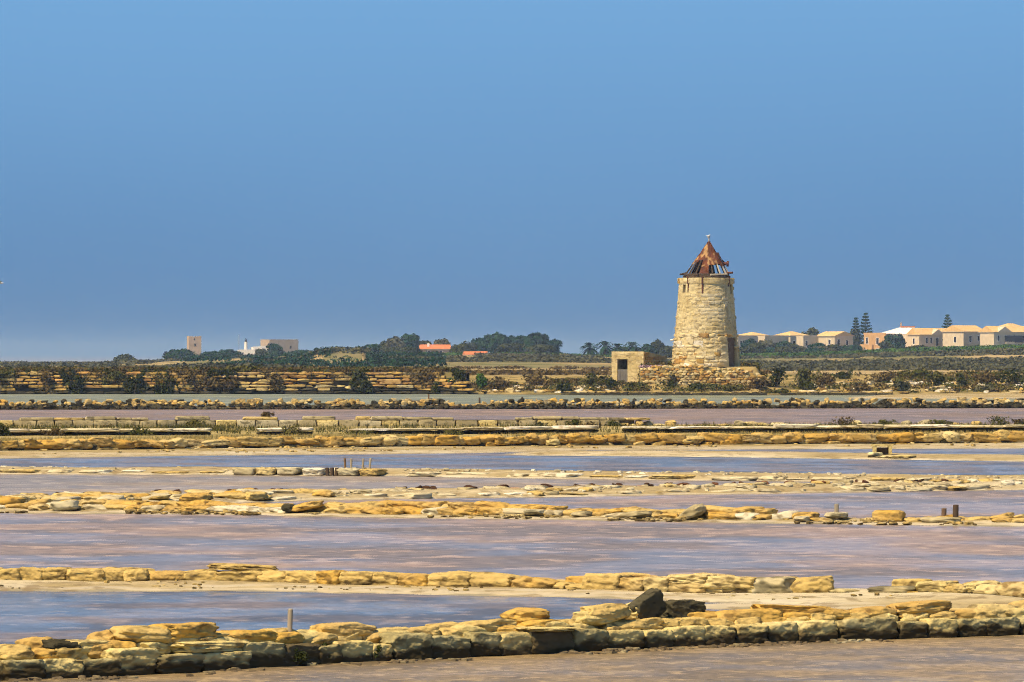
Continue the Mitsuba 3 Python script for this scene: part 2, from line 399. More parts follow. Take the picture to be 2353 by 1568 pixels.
water('brine_pond', 'brine_near', 36.0, LA, 0, 0.6, cell=(420, 150), amp=0.012, wl=0.35, label='brown brine in front of the nearest stone wall')
water('brine_pond', 'brine_blue', LA, LB, 0.6, 0.3, cell=(420, 120), amp=0.010, wl=0.45, label='blue brine between the two nearest walls')
water('brine_pond', 'brine_pink', LB, LC, 0.3, 0.5, cell=(460, 150), amp=0.012, wl=0.7, label='broad lavender brine behind the second wall')
water('brine_pond', 'brine_pink', LC, LD, 0.5, 1.5, label='narrow lavender brine beyond the yellow stone row')
water('brine_pond', 'brine_mud', LD, LE, 1.5, 1.5, label='grey brown brine below the dike with four posts')
water('brine_pond', 'brine_blue', LE, LG, 1.5, 0.3, label='blue brine behind the dike with four posts')
water('brine_pond', 'brine_mauve', LI, LJ, 1.5, 1.0, label='mauve brine behind the pale block wall')
water('brine_pond', 'brine_green', LJ, SHORE, 1.0, 3.0, label='greenish brine at the foot of the retaining wall')

bank('mud_bank', LA, [(0.10, -0.3), (0.2, 0.12), (0.45, 0.19), (0.8, 0.16), (1.0, 0.02), (1.25, -0.3)], 'tan_mud', 0.03, 0.4, seed=2)
bank('mud_bank', SB, [(-0.5, -0.12), (0.0, 0.005), (0.4, 0.035), (1.6, 0.05), (2.4, 0.09), (2.9, 0.07), (3.4, -0.05), (3.8, -0.25)], 'salt_mud', 0.02, 0.8, seed=3)
bank('mud_bank', SB, [(-2.2, -0.06), (-1.2, 0.004), (0.2, 0.02), (1.0, 0.01)], 'salt_mud', 0.015, 0.8, X0=1700, n=200, m=10, seed=4)
bank('mud_bank', LC, [(-1.2, -0.12), (-0.7, 0.004), (-0.1, 0.04), (0.5, 0.09), (1.3, 0.05), (1.7, -0.03), (2.0, -0.2)], 'salt_mud', 0.03, 0.8, seed=5)
bank('salt_bank', LD, [(-0.4, -0.12), (0.0, 0.02), (0.5, 0.09), (1.6, 0.13), (2.8, 0.14), (3.6, 0.05), (4.4, -0.15)], 'salt_mud', 0.05, 1.0, seed=6)
bank('salt_bank', LE, [(-0.5, -0.12), (0.0, 0.02), (0.5, 0.10), (2.0, 0.13), (3.2, 0.13), (4.0, 0.04), (4.8, -0.15)], 'salt_mud', 0.035, 1.2, seed=7)
bank('salt_bank', LF, [(-0.8, -0.12), (0.0, 0.02), (1.0, 0.08), (3.0, 0.11), (4.5, 0.10), (5.5, 0.03), (6.5, -0.15)], 'salt_mud', 0.03, 1.5, X0=880, n=420, taper=lambda X: ease(930, 1300, X), seed=8)
bank('shore', SG, [(-1.5, -0.1), (0.0, 0.005), (2.0, 0.03), (6.0, 0.06), (14.0, 0.08)], 'tan_mud', 0.02, 1.5, seed=9)
bank('grass_bank', LG, [(0.15, -0.1), (0.3, 0.22), (2.0, 0.29), (7.0, 0.30), (14.0, 0.22), (23.0, 0.03), (36.0, 0.0)], 'dry_grass', 0.05, 2.0, seed=10, wob=0.1)
bank('mud_bank', LH, [(0.12, -0.3), (0.3, 0.05), (6.0, 0.07), (16.0, 0.08), (22.0, 0.1), (24.0, 0.06), (25.5, -0.2)], 'dry_grass', 0.04, 2.0, seed=11, wob=0.1)
bank('mud_flat', SHORE, [(-44, -0.1), (-36, 0.01), (-20, 0.06), (-4, 0.10), (1.5, 0.2), (3, 0.1)], 'tan_mud', 0.06, 3.0, X0=1700, n=300, seed=14, taper=lambda X: ease(1850, 2150, X))
bank('orange_mud', LD, [(2.3, 0.05), (2.6, 0.15), (3.2, 0.13), (3.6, 0.0)], 'ochre_mud', 0.03, 0.7, m=6, seed=16, taper=lambda X: 0.55 + 0.45 * np.sin(X / 31.0) * np.sin(X / 83.0 + 1))
bank('mud_bank', LJ, [(0.1, -0.3), (0.3, 0.16), (1.6, 0.22), (2.8, 0.14), (3.4, -0.3)], 'mud_and_gap_shade', 0.06, 1.0, seed=12)

# ------------------------------------------------------------------ land: one sheet to the horizon
CREST = np.array([(-2500, 838), (0, 838), (230, 838), (330, 834), (420, 829), (560, 823), (700, 820), (850, 818), (1000, 818), (1200, 818), (1350, 821), (1500, 823), (1700, 822), (1900, 818), (2100, 810), (2353, 804), (5000, 800)], float)


def land_z(x, y):
    x, y = np.asarray(x, float), np.asarray(y, float)
    X = XC + x / np.maximum(y, 1) * F
    ds = np.interp(X, SHORE.X, SHORE.p[:, 1])
    off = y - ds
    I = lambda a, b: np.interp(off, a, b)
    L = I([0, 0.45, 1.0, 3, 60, 200], [-0.5, -0.5, 2.05, 2.15, 1.7, 1.5])
    M = I([0, 1, 5, 14, 18, 40, 200], [-0.5, 0.15, 0.5, 0.92, 1.02, 1.5, 1.5])
    S = I([0, 1, 3, 5.6, 6.1, 7, 24, 36, 200], [-0.5, 0.15, 0.5, 0.9, 0.95, 2.5, 2.6, 1.7, 1.5])
    R = I([0, 1, 6, 25, 60, 200], [-0.5, 0.12, 0.35, 1.0, 1.75, 1.5])
    a, b, c = ease(1040, 1075, X), ease(1472, 1482, X), ease(1735, 1765, X)
    z = L * (1 - a) + M * (a - b) + S * (b - c) + R * c
    zc = H - (np.interp(X, CREST[:, 0], CREST[:, 1]) - YH) / F * 1400
    k = ease(650, 1350, y)
    z = z * (1 - k) + zc * k
    z = z + np.maximum(zc + 0.4 - z, 0) * ease(680, 745, X) * (1 - ease(838, 846, X)) * ease(920, 985, y) * (1 - ease(1500, 2500, y))
    z = z * (1 - ease(3500, 5000, y)) + 2.9 * ease(3500, 5000, y)
    nz = meshkit.fbm(np.stack([x / 30, y / 60, x * 0], -1), 4, 3) - 0.5
    nn = meshkit.fbm(np.stack([x / 1.5, y / 2.5, x * 0], -1), 3, 9) - 0.5
    return z + nz * 0.9 * ease(520, 800, y) * (1 - ease(3000, 4000, y)) + nn * 0.3 * ease(1.5, 6, off) * (1 - ease(100, 300, off))


uX = np.concatenate([np.linspace(-3000, -420, 20), np.linspace(-400, 2760, 396), np.linspace(2790, 5400, 20)])
ks = [-30.0, 8.0, 60.0]
offs = np.concatenate([np.arange(0, 8, 0.25), np.arange(8, 40, 1.5), np.arange(40, 200, 8), np.geomspace(200, 5600, 60)])
rows = []
dsh = np.interp(uX, SHORE.X, SHORE.p[:, 1])
for yv in [-30.0, 20.0, 150.0, 300.0]:
    rows.append(np.stack([(uX - XC) / F * max(yv, 150), uX * 0 + yv, uX * 0 - 0.5], -1))
for of in offs:
    y = dsh + of - 0.5 + (5600 - of) / 5600 * 0
    x = (uX - XC) / F * y
    rows.append(np.stack([x, y, land_z(x, y)], -1))
struct('ground', up(strip(np.array(rows))), 'land', label='low coastal land from the salt pans to the horizon')

# ------------------------------------------------------------------ stones
def rock(seed, p=5.0, amp=0.05, sub=3, fr=2.2, chips=9, cut=0.74, octv=4):
    b = trimesh.creation.box((1, 1, 1))
    for _ in range(sub):
        b = b.subdivide()
    v = np.array(b.vertices)
    r = (np.abs(v) ** p).sum(1) ** (1 / p)
    v = v / r[:, None] * 0.5
    rg = np.random.default_rng(seed)
    for _ in range(chips):                                   # chipped faces
        q = rg.normal(size=3)
        q /= np.linalg.norm(q)
        far = (v @ q).max()
        v = v - np.maximum(v @ q - far * rg.uniform(cut, 0.96), 0)[:, None] * q
    n = v / np.linalg.norm(v, axis=1, keepdims=True)
    d = (meshkit.fbm(v * fr + seed * 7.31, octv, seed) - 0.5) * 2 * amp
    if octv > 4:                                         # pits and ledges of weathered tufa
        d -= 0.035 * np.clip(meshkit.noise(v * [5, 5, 9] + seed, seed + 3) - 0.62, 0, 1) / 0.38
    v = v / np.ptp(v, axis=0)
    sk = 1 + rg.uniform(-0.1, 0.1, 3) * np.roll(v, 1, axis=1) * 2
    return trimesh.Trimesh((v + n * d[:, None]) * sk, b.faces, process=False)


SHAPES = {
    'near_block': [rock(600 + i, 11, 0.10, 4, 5.0, 6, 0.84, 5) for i in range(9)],
    'near_slab': [rock(650 + i, 7, 0.13, 4, 4.4, 6, 0.82, 5) for i in range(6)],
    'near_round': [rock(700 + i, 4.0, 0.12, 4, 3.2, 8, 0.80, 5) for i in range(12)],
    'block': [rock(100 + i, 10, 0.075, 3, 4.2, 6, 0.82) for i in range(10)],
    'slab': [rock(150 + i, 6, 0.11, 3, 3.6, 6, 0.80) for i in range(8)],
    'round': [rock(200 + i, 4.0, 0.16, 3, 3.4, 8, 0.76) for i in range(12)],
    'small_block': [rock(300 + i, 12, 0.05, 2, 3.0, 3, 0.90) for i in range(8)],
    'small_round': [rock(400 + i, 3.4, 0.15, 2, 2.8) for i in range(10)],
    'rubble': [rock(500 + i, 6, 0.20, 1, 2.6, 9, 0.60) for i in range(12)],
}
_ply = {}


def shape(kind, i, bsdf):
    k = (kind, i % len(SHAPES[kind]), bsdf)
    if k not in _ply:
        _ply[k] = mikit.ply(SHAPES[kind][k[1]], bsdf, smooth=35)
    return _ply[k]


class Masonry:
    """a thing made of single stones: the 300 that show largest become parts, the rest one part of kind stuff"""

    def __init__(self, key):
        self.key, self.items = key, []

    def add(self, kind, i, bsdf, c, s, rx=0, ry=0, rz=0, name='stone', label=None):
        X = XC + c[0] / c[1] * F
        seen = -40 < X < 2390
        self.items.append(((0 if seen else 1), -s[0] * s[2] / c[1] ** 2, kind, i, bsdf, place(c, s, rx, ry, rz), name, label))

    def emit(self, most=300, stuff='rubble'):
        it = sorted(self.items, key=lambda t: t[:2])
        for t in it[:most]:
            part(self.key, t[6], shape(t[2], t[3], t[4]), t[4], M=t[5], label=t[7])
        rest = {}
        for t in it[most:]:
            m = SHAPES[t[2]][t[3] % len(SHAPES[t[2]])].copy()
            m.apply_transform(t[5])
            rest.setdefault(t[4], []).append(m)
        for b, ms in rest.items():
            part(self.key, stuff, cat(ms), b, smooth=50, kind='stuff')


R = random.Random(7)


def survey(w, line, x0, x1, yt, yb, setback, depth, kind, bsdf, tilt=0.0, stretch=1.03, name='stone', label=None, sink=0.0, lean=0.0):
    """one stone of a wall from its sighted outline, standing on the wall's line at its own depth"""
    Xc = (x0 + x1) / 2
    a = line.ang(Xc)
    pf = line.at(Xc, setback)
    d = pf[1]
    c = line.at(Xc, setback + depth / 2)
    w_ = (x1 - x0) / F * d / max(math.cos(a), 0.5) * stretch
    zt, zb = zat(yt, d), zat(yb, d) - sink
    args = (kind, R.randrange(99), bsdf, (bear(Xc, c[1]), c[1], (zt + zb) / 2), (w_, depth, zt - zb), lean, tilt, a + R.uniform(-0.05, 0.05))
    if isinstance(w, Masonry):
        w.add(*args, name=name, label=label)
    else:
        k = say(numbered(name), label, w)
        scene[k] = {**shape(kind, args[1], bsdf), 'to_world': T(place(*args[3:]).tolist())}
        return k


# --- wall A: nearest wall, a front course of squared blocks and yellow stones laid loosely behind it
A = Masonry(thing('dry_stone_wall', 'nearest dry stone wall, pale weathered blocks with feet darkened by wet and painted shade topped by yellow stones', 'wall'))
front = [(-180, -90, 1520, 1572), (-92, 6, 1520, 1570), (4, 88, 1519, 1566), (86, 176, 1517, 1563), (174, 262, 1517, 1556), (250, 352, 1493, 1551), (350, 452, 1506, 1547), (450, 552, 1500, 1540),
         (548, 636, 1478, 1536), (636, 716, 1481, 1532), (716, 766, 1486, 1527), (764, 840, 1474, 1522), (840, 882, 1482, 1519), (880, 974, 1457, 1517), (973, 1064, 1463, 1512), (1064, 1130, 1456, 1508),
         (1128, 1222, 1454, 1508), (1206, 1300, 1446, 1502), (1299, 1377, 1448, 1497), (1376, 1459, 1450, 1491), (1459, 1530, 1449, 1490), (1530, 1604, 1441, 1487), (1602, 1678, 1440, 1484), (1677, 1752, 1436, 1482),
         (1752, 1824, 1431, 1479), (1823, 1912, 1428, 1476), (1918, 2048, 1424, 1472), (2050, 2118, 1430, 1468), (2118, 2184, 1423, 1466), (2184, 2250, 1424, 1464), (2249, 2330, 1422, 1461), (2330, 2420, 1418, 1459), (2420, 2510, 1418, 1456), (2510, 2600, 1414, 1453)]
darkset = {9, 17}
for i, (x0, x1, yt, yb) in enumerate(front):
    survey(A, LA, x0, x1, yt, yb + 6, R.uniform(-0.03, 0.04), R.uniform(0.26, 0.34), 'near_block', 'stone_brown' if i in darkset else R.choice(['stone_pale', 'stone_moss', 'stone_pale', 'stone_moss', 'stone_pale']), tilt=R.uniform(-0.04, 0.04), name='block', lean=R.uniform(-0.06, 0.02))
survey(A, LA, 396, 545, 1474, 1502, 0.12, 0.4, 'near_slab', 'stone_pale', tilt=0.03, name='block')
survey(A, LA, 1196, 1304, 1443, 1452, -0.06, 0.4, 'near_slab', 'stone_pale', tilt=0.02, name='block')
back = [(-150, -60, 1470, 1516, 'r', 'g'), (-60, 62, 1484, 1522, 'r', 't'), (58, 114, 1469, 1512, 'r', 'g'), (104, 164, 1474, 1512, 'b', 'd'), (160, 234, 1474, 1512, 'b', 'p'), (212, 300, 1452, 1500, 'r', 'g'), (278, 374, 1440, 1470, 'r', 't'),
        (370, 470, 1434, 1464, 's', 'g'), (298, 400, 1464, 1500, 'r', 'g'), (398, 520, 1460, 1482, 'r', 't'), (510, 612, 1448, 1476, 'r', 'g'), (606, 664, 1446, 1476, 'r', 't'), (660, 730, 1452, 1482, 'r', 'p'), (726, 838, 1433, 1462, 'r', 'g'), (760, 850, 1456, 1480, 'r', 't'),
        (834, 932, 1447, 1474, 'r', 'p'), (926, 992, 1443, 1466, 'r', 't'), (986, 1058, 1434, 1460, 'r', 't'), (1052, 1170, 1428, 1456, 'r', 't'), (1190, 1282, 1426, 1450, 'r', 'g'),
        (1276, 1356, 1424, 1452, 'r', 't'), (1342, 1428, 1391, 1420, 'r', 't'), (1328, 1400, 1404, 1428, 'r', 'p'), (1354, 1420, 1416, 1450, 'r', 'g'), (1416, 1500, 1426, 1450, 's', 't'), (1496, 1582, 1424, 1450, 's', 't'), (1560, 1656, 1406, 1444, 'r', 'g'), (1648, 1790, 1402, 1440, 'r', 'g'),
        (1784, 1862, 1408, 1432, 'r', 'g'), (1730, 1894, 1393, 1412, 's', 'g'), (1856, 1952, 1400, 1428, 'r', 'g'), (1946, 2050, 1396, 1426, 'r', 'g'), (2046, 2120, 1402, 1430, 'r', 't'), (2050, 2170, 1385, 1408, 's', 'g'), (2112, 2176, 1408, 1432, 'r', 't'), (2160, 2244, 1400, 1428, 'r', 'g'),
        (2238, 2330, 1390, 1420, 'r', 't'), (2320, 2420, 1380, 1412, 'r', 'g'), (2410, 2520, 1388, 1420, 'r', 't'), (2510, 2600, 1384, 1416, 'r', 'g')]
KK = {'r': 'near_round', 'b': 'near_block', 's': 'near_slab'}
BB = {'g': 'stone_gold', 't': 'stone_tan', 'p': 'stone_pale', 'd': 'stone_dark'}
for i, (x0, x1, yt, yb, k, b) in enumerate(back):
    survey(A, LA, x0 - 5, x1 + 5, yt, yb + 10, 0.36 + (0.2 if (i % 3 == 2) else 0.0), R.uniform(0.3, 0.42), KK[k], BB[b], tilt=R.uniform(-0.07, 0.07), lean=R.uniform(-0.1, 0.05))
for X in np.arange(-150, 2560, 62):      # filling stones between the two faces
    xx = X + R.uniform(-15, 15)
    yb = float(np.interp(xx, [0, 536, 973, 1560, 2353], [1520, 1484, 1470, 1448, 1424]))
    survey(A, LA, xx - 34, xx + 34, yb - R.uniform(20, 30), yb + 10, 0.28 + R.uniform(-0.04, 0.05), 0.26, 'near_round', R.choice(['stone_pale', 'stone_tan', 'stone_tan', 'stone_gold']), tilt=R.uniform(-0.1, 0.1))
A.emit()
survey('boulder', LA, 1166, 1252, 1399, 1440, 0.55, 0.42, 'near_round', 'stone_gold', name='boulder', label='rounded golden boulder standing highest on the middle of the nearest wall')
survey('stone', LA, 1452, 1520, 1370, 1428, 0.62, 0.16, 'near_block', 'stone_dark', tilt=-0.42, name='dark_slab', label='black tilted slab leaning up on the nearest wall beside a dark block')
survey('stone', LA, 1428, 1492, 1386, 1420, 0.72, 0.3, 'near_slab', 'stone_pale', tilt=-0.2, name='pale_slab', label='pale slab propped under the black tilted slab on the nearest wall')
survey('stone', LA, 1524, 1603, 1381, 1424, 0.70, 0.34, 'near_block', 'stone_dark', name='dark_block', label='squared black block on the nearest wall, right of the tilted slab')

# --- wall B
B = Masonry(thing('dry_stone_wall', 'second dry stone wall, squared yellow tan blocks along a pale mud shore', 'wall'))
bl = [(-160, -60, 1308, 1342, 'b', 't'), (-62, 2, 1306, 1342, 'b', 't'), (-2, 50, 1308, 1342, 'b', 't'), (47, 104, 1306, 1343, 'b', 't'), (100, 160, 1307, 1343, 'b', 't'), (157, 242, 1309, 1344, 'b', 'o'), (240, 292, 1307, 1344, 'b', 't'), (288, 340, 1308, 1344, 'b', 't'), (334, 430, 1312, 1344, 'r', 'g'),
      (428, 508, 1314, 1346, 'b', 't'), (504, 606, 1314, 1347, 's', 't'), (602, 672, 1313, 1348, 'r', 't'), (668, 744, 1314, 1348, 'b', 't'), (742, 792, 1314, 1350, 'b', 'g'), (788, 868, 1316, 1353, 'b', 'o'), (864, 930, 1318, 1354, 'b', 't'), (926, 992, 1320, 1355, 'b', 'g'), (986, 1086, 1319, 1356, 'b', 't'),
      (1083, 1188, 1319, 1358, 'r', 'o'), (1184, 1278, 1329, 1360, 'r', 'g'), (1270, 1316, 1340, 1362, 'r', 't'), (1312, 1356, 1343, 1363, 'r', 't'), (1352, 1440, 1320, 1364, 'b', 't'), (1438, 1492, 1329, 1366, 'b', 'g'), (1488, 1544, 1328, 1366, 'b', 't'), (1543, 1630, 1337, 1369, 'b', 'g'), (1543, 1632, 1321, 1339, 's', 't'),
      (1628, 1736, 1326, 1352, 'b', 't'), (1628, 1676, 1348, 1370, 'r', 't'), (1667, 1766, 1350, 1374, 's', 'y'), (1730, 1826, 1327, 1374, 'r', 'd2'), (1820, 1912, 1328, 1376, 'r', 'o'), (1905, 1970, 1356, 1378, 'r', 'p'), (2002, 2104, 1349, 1374, 's', 'd2'), (2112, 2182, 1338, 1366, 'b', 'p'),
      (2094, 2172, 1360, 1380, 's', 'g'), (2170, 2240, 1363, 1384, 's', 'w'), (2176, 2224, 1343, 1364, 's', 'o'), (2220, 2248, 1344, 1362, 'b', 'w'), (2240, 2300, 1344, 1386, 'r', 'o'), (2290, 2372, 1340, 1386, 'r', 'g'), (2360, 2450, 1338, 1388, 'r', 'o'), (2446, 2540, 1340, 1388, 'b', 't')]
BB.update({'o': 'stone_tan', 'd2': 'stone_grey', 'y': 'stone_pale', 'w': 'stone_pale'})
for i, (x0, x1, yt, yb, k, b) in enumerate(bl):
    survey(B, LB, x0, x1, yt, yb + 3, R.uniform(-0.05, 0.06), R.uniform(0.3, 0.4), KK[k], BB[b], tilt=R.uniform(-0.05, 0.05), stretch=1.05, name='block' if k == 'b' else 'stone')
for X in np.arange(-120, 2560, 74):
    xx = X + R.uniform(-20, 20)
    if 1900 < xx < 2080:
        continue
    yt = float(np.interp(xx, [0, 700, 1200, 1300, 1400, 1900, 2353], [1303, 1311, 1318, 1334, 1316, 1322, 1338]))
    survey(B, LB, xx - 40, xx + 40, yt + R.uniform(0, 10), yt + 34, 0.45, 0.35, R.choice(['near_block', 'near_round']), R.choice(['stone_tan', 'stone_gold', 'stone_tan']), tilt=R.uniform(-0.08, 0.08))
survey(B, LB, 486, 632, 1299, 1313, 0.05, 0.4, 'near_slab', 'stone_tan', tilt=0.045, name='slab', label='thin flat slab lying across the top of the wall')
B.emit()

# --- wall C: row of yellow rocks between two lavender ponds
C = Masonry(thing('stone_row', 'long row of sunlit yellow rocks on a salt crust beyond the broad lavender pond', 'wall'))
topC = [(-300, 1156), (0, 1156), (120, 1150), (350, 1152), (600, 1152), (700, 1160), (760, 1158), (850, 1153), (1000, 1156), (1130, 1156), (1200, 1158), (1300, 1166), (1420, 1164), (1500, 1168), (1620, 1168), (1700, 1166), (1780, 1168), (1840, 1182), (2000, 1186), (2100, 1188), (2220, 1182), (2353, 1184), (2700, 1184)]
topC = np.array(topC, float)
x = -300.0
while x < 2650:
    w_ = R.uniform(26, 66)
    base = float(np.interp(x, LC.X, YH + F * H / LC.p[:, 1]))
    yt = float(np.interp(x + w_ / 2, topC[:, 0], topC[:, 1])) + R.uniform(-3, 7)
    mat = R.choice(['stone_gold', 'stone_ochre', 'stone_gold', 'stone_tan', 'stone_salt'])
    if not (1985 < x + w_ / 2 < 2090):
        ym = (yt + base) / 2
        if base - yt > 24:
            survey(C, LC, x - 5, x + w_ + 7, ym - R.uniform(2, 6), base + 2, R.uniform(-0.08, 0.08), R.uniform(0.4, 0.6), 'round', mat, tilt=R.uniform(-0.1, 0.1))
            survey(C, LC, x - 8 + R.uniform(-12, 12), x + w_ + 8, yt, ym + 6, 0.3 + R.uniform(-0.1, 0.15), R.uniform(0.5, 0.7), R.choice(['round', 'round', 'slab']), R.choice(['stone_gold', 'stone_ochre', 'stone_tan', 'stone_gold']), tilt=R.uniform(-0.14, 0.14))
        else:
            survey(C, LC, x - 4, x + w_ + 4, yt, base + 2, R.uniform(-0.05, 0.3), R.uniform(0.4, 0.6), 'round', mat, tilt=R.uniform(-0.1, 0.1))
    x += w_
for (x0, x1, yt, yb, b, tl) in [(118, 180, 1150, 1176, 'stone_grey', 0), (652, 684, 1160, 1178, 'stone_dark', 0.2), (668, 738, 1156, 1174, 'stone_gold', -0.2), (1208, 1248, 1172, 1184, 'stone_grey', 0), (1320, 1358, 1176, 1190, 'stone_grey', 0), (1430, 1492, 1176, 1194, 'stone_grey', -0.15), (1565, 1620, 1167, 1194, 'stone_grey', -0.5), (1828, 1856, 1188, 1202, 'stone_grey', 0), (2118, 2204, 1189, 1204, 'stone_grey', 0.0)]:
    survey(C, LC, x0, x1, yt, yb, -0.25, 0.4, 'round', b, tilt=tl)
C.emit()
k = survey('block', LC, 2008, 2078, 1174, 1203, 0.0, 0.5, 'block', 'stone_gold', name='square_block', label='squarest yellow block in the yellow rock row, near the pair of dark posts')
survey('stone', LC, 1902, 1942, 1178, 1190, 0.05, 0.35, 'slab', 'stone_grey', name='footing_stone', label='grey footing stone holding the single weathered post in the yellow rock row')


def post(label, X, yt, yb, line, off, r, bsdf='grey_wood', lean=0.0, name='wooden_post', group=None):
    p = line.at(X, off)
    zt, zb = zat(yt, p[1]), min(zat(yb, p[1]), 0.3)
    h = zt - zb
    key = thing(name, label, 'post', group)
    pts = [(0, 0, -0.15), (0, 0, h * 0.3), (lean * h * 0.5, 0, h * 0.6), (lean * h, 0, h * 0.97), (lean * h, 0, h)]
    m = tube(pts, [r * 1.05, r, r * 0.97, r * 0.95, r * 0.6], 10)
    v = np.array(m.vertices)
    v[:, :2] += (meshkit.noise(v * [30, 30, 4], 3)[:, None] - 0.5) * r * 0.3
    m = trimesh.Trimesh(v + [bear(X, p[1]), p[1], zb], m.faces, process=False)
    scene[key] = mikit.ply(m, bsdf, smooth=40)
    return key


post('weathered grey post with pale top standing alone on the nearest wall', 666, 1399, 1466, LA, 0.42, 0.027, 'grey_wood', 0.02)
for i, (X, yt) in enumerate([(793, 1053), (807, 1054), (834, 1054), (850, 1053)]):
    post(f'{ORD[i]} from the left of four thin wooden posts on the pale dike', X, yt, 1077, LE, 2.6 - 0.2 * (i % 2), 0.032, 'plank_wood' if i == 0 else 'grey_wood', 0.03 * (i - 1), group='four posts on the dike')
post('weathered single post on a grey footing stone in the yellow rock row', 1922, 1158, 1188, LC, 0.2, 0.045, 'grey_wood')
post('shorter left post of the dark pair in the yellow rock row', 2169, 1168, 1192, LC, 0.35, 0.05, 'plank_wood')
post('taller black right post of the dark pair in the yellow rock row', 2196, 1160, 1192, LC, 0.25, 0.055, 'dark_wood')
for i, X in enumerate([753, 763, 773]):
    post(f'{ORD[i]} from the left of three stubby black stakes at the dike of four posts', X, 1075, 1094, LE, -0.02, 0.055, 'dark_wood', 0.05 * (i - 1), name='wooden_stake', group='black stakes on the dike')

# --- salt dike D: pale stones along its edge and dark red lumps along the crest
D = Masonry(thing('stone_edging', 'pale broken stone edging of the low salt dike with red algae', 'edging'))
x = 620.0
while x < 2600:
    w_ = R.uniform(26, 64)
    base = YH + F * H / float(np.interp(x, LD.X, LD.p[:, 1]))
    if R.random() < 0.8:
        h = R.uniform(6, 13)
        survey(D, LD, x, x + w_, base - h - 2, base + 2, R.uniform(0.0, 0.5), R.uniform(0.4, 0.7), R.choice(['slab', 'round']), R.choice(['stone_salt', 'stone_salt', 'stone_tan', 'stone_grey']), tilt=R.uniform(-0.06, 0.06))
    x += w_ * R.uniform(0.9, 1.3)
for _ in range(95):
    X = R.uniform(-200, 780)
    o = R.uniform(0.2, 3.0)
    w_ = R.uniform(36, 110)
    pr = LD.at(X, o)
    D.add(R.choice(['round', 'slab', 'small_round']), R.randrange(99), R.choice(['stone_gold', 'stone_tan', 'stone_salt', 'stone_ochre', 'stone_tan']), (pr[0], pr[1], 0.12), (w_ / F * pr[1], R.uniform(0.3, 0.7), R.uniform(0.10, 0.20)), R.uniform(-0.1, 0.1), R.uniform(-0.12, 0.12), R.uniform(-0.4, 0.4))
for _ in range(60):
    X = R.uniform(780, 2600)
    pr = LD.at(X, R.uniform(0.8, 2.8))
    w_ = R.uniform(18, 50)
    D.add(R.choice(['round', 'slab', 'small_round']), R.randrange(99), R.choice(['stone_salt', 'stone_tan', 'stone_salt', 'stone_grey']), (pr[0], pr[1], 0.12), (w_ / F * pr[1], R.uniform(0.3, 0.6), R.uniform(0.08, 0.16)), R.uniform(-0.1, 0.1), R.uniform(-0.12, 0.12), R.uniform(-0.4, 0.4))
D.emit()
Q = Masonry(thing('algae_lumps', 'dark rusty algae covered lumps strung along the crest of the low salt dike', 'stones'))
for X, w_ in [(80, 24), (225, 26), (290, 34), (390, 30), (485, 34), (575, 30), (615, 24), (700, 36), (785, 40), (1120, 34), (1040, 20), (1200, 26), (1310, 36), (1390, 40), (1500, 30), (1560, 28), (1680, 22), (1720, 30), (1830, 26), (1960, 26), (2030, 34), (2120, 20), (2200, 34), (2260, 26), (2330, 30), (740, 22), (1075, 20), (1640, 24), (1780, 20), (1900, 22)]:
    for _ in range(2):
        Xq, wq = X + R.uniform(-0.4, 0.4) * w_, w_ * R.uniform(0.25, 0.7)
        pr = LD.at(Xq, 2.8 + R.uniform(-0.3, 0.3))
        Q.add('small_round', R.randrange(99), 'red_algae', (pr[0], pr[1], 0.15), (wq / F * pr[1], 0.3, R.uniform(0.05, 0.12)), R.uniform(-0.3, 0.3), R.uniform(-0.3, 0.3), R.uniform(-0.6, 0.6))
Q.emit()

# --- dike E: squared blocks
E = Masonry(thing('block_edging', 'short run of squared grey blocks edging the pale dike below four posts', 'edging'))
for (x0, x1, yt, yb, b) in [(540, 592, 1075, 1092, 'stone_grey'), (594, 642, 1075, 1091, 'stone_tan'), (643, 697, 1074, 1091, 'stone_grey'), (700, 750, 1076, 1092, 'stone_salt'), (779, 830, 1077, 1093, 'stone_grey'), (832, 880, 1078, 1094, 'stone_tan')]:
    survey(E, LE, x0, x1, yt, yb + 2, -0.08, 0.6, 'block', b, stretch=0.98, name='block')
x = -200.0
while x < 2600:
    w_ = R.uniform(40, 110)
    if not (500 < x + w_ / 2 < 900):
        base = YH + F * H / float(np.interp(x, LE.X, LE.p[:, 1]))
        survey(E, LE, x, x + w_, base - R.uniform(7, 12), base + 1, R.uniform(0.0, 0.4), 0.7, 'slab', R.choice(['stone_salt', 'stone_salt', 'stone_tan']))
    x += w_ * R.uniform(1.0, 1.6)
E.emit()

# --- sluice on ridge F
key = thing('sluice_box', 'small pale stone sluice box with a black opening on the far low ridge', 'sluice')
p = LF.at(2027, 3.0)
sx, sy = bear(2027, p[1]), p[1]
for dx in (-0.24, 0.24):
    part(key, 'side_post', box(sx + dx - 0.05, sx + dx + 0.05, sy - 0.2, sy + 0.2, -0.1, 0.36), 'stone_pale')
part(key, 'lintel', box(sx - 0.34, sx + 0.34, sy - 0.22, sy + 0.22, 0.362, 0.43), 'stone_pale')
part(key, 'gate', box(sx - 0.188, sx + 0.188, sy - 0.02, sy + 0.03, 0.0, 0.33), 'dark_wood')
FR = Masonry(thing('stone_footing', 'pale flat footing stones beside the sluice box on the far ridge', 'stones'))
for (x0, x1, yt, yb) in [(2005, 2018, 1040, 1058), (2018, 2062, 1048, 1056), (2060, 2095, 1047, 1054)]:
    survey(FR, LF, x0, x1, yt, yb, 0.6, 0.6, 'block', 'stone_pale')
FR.emit()

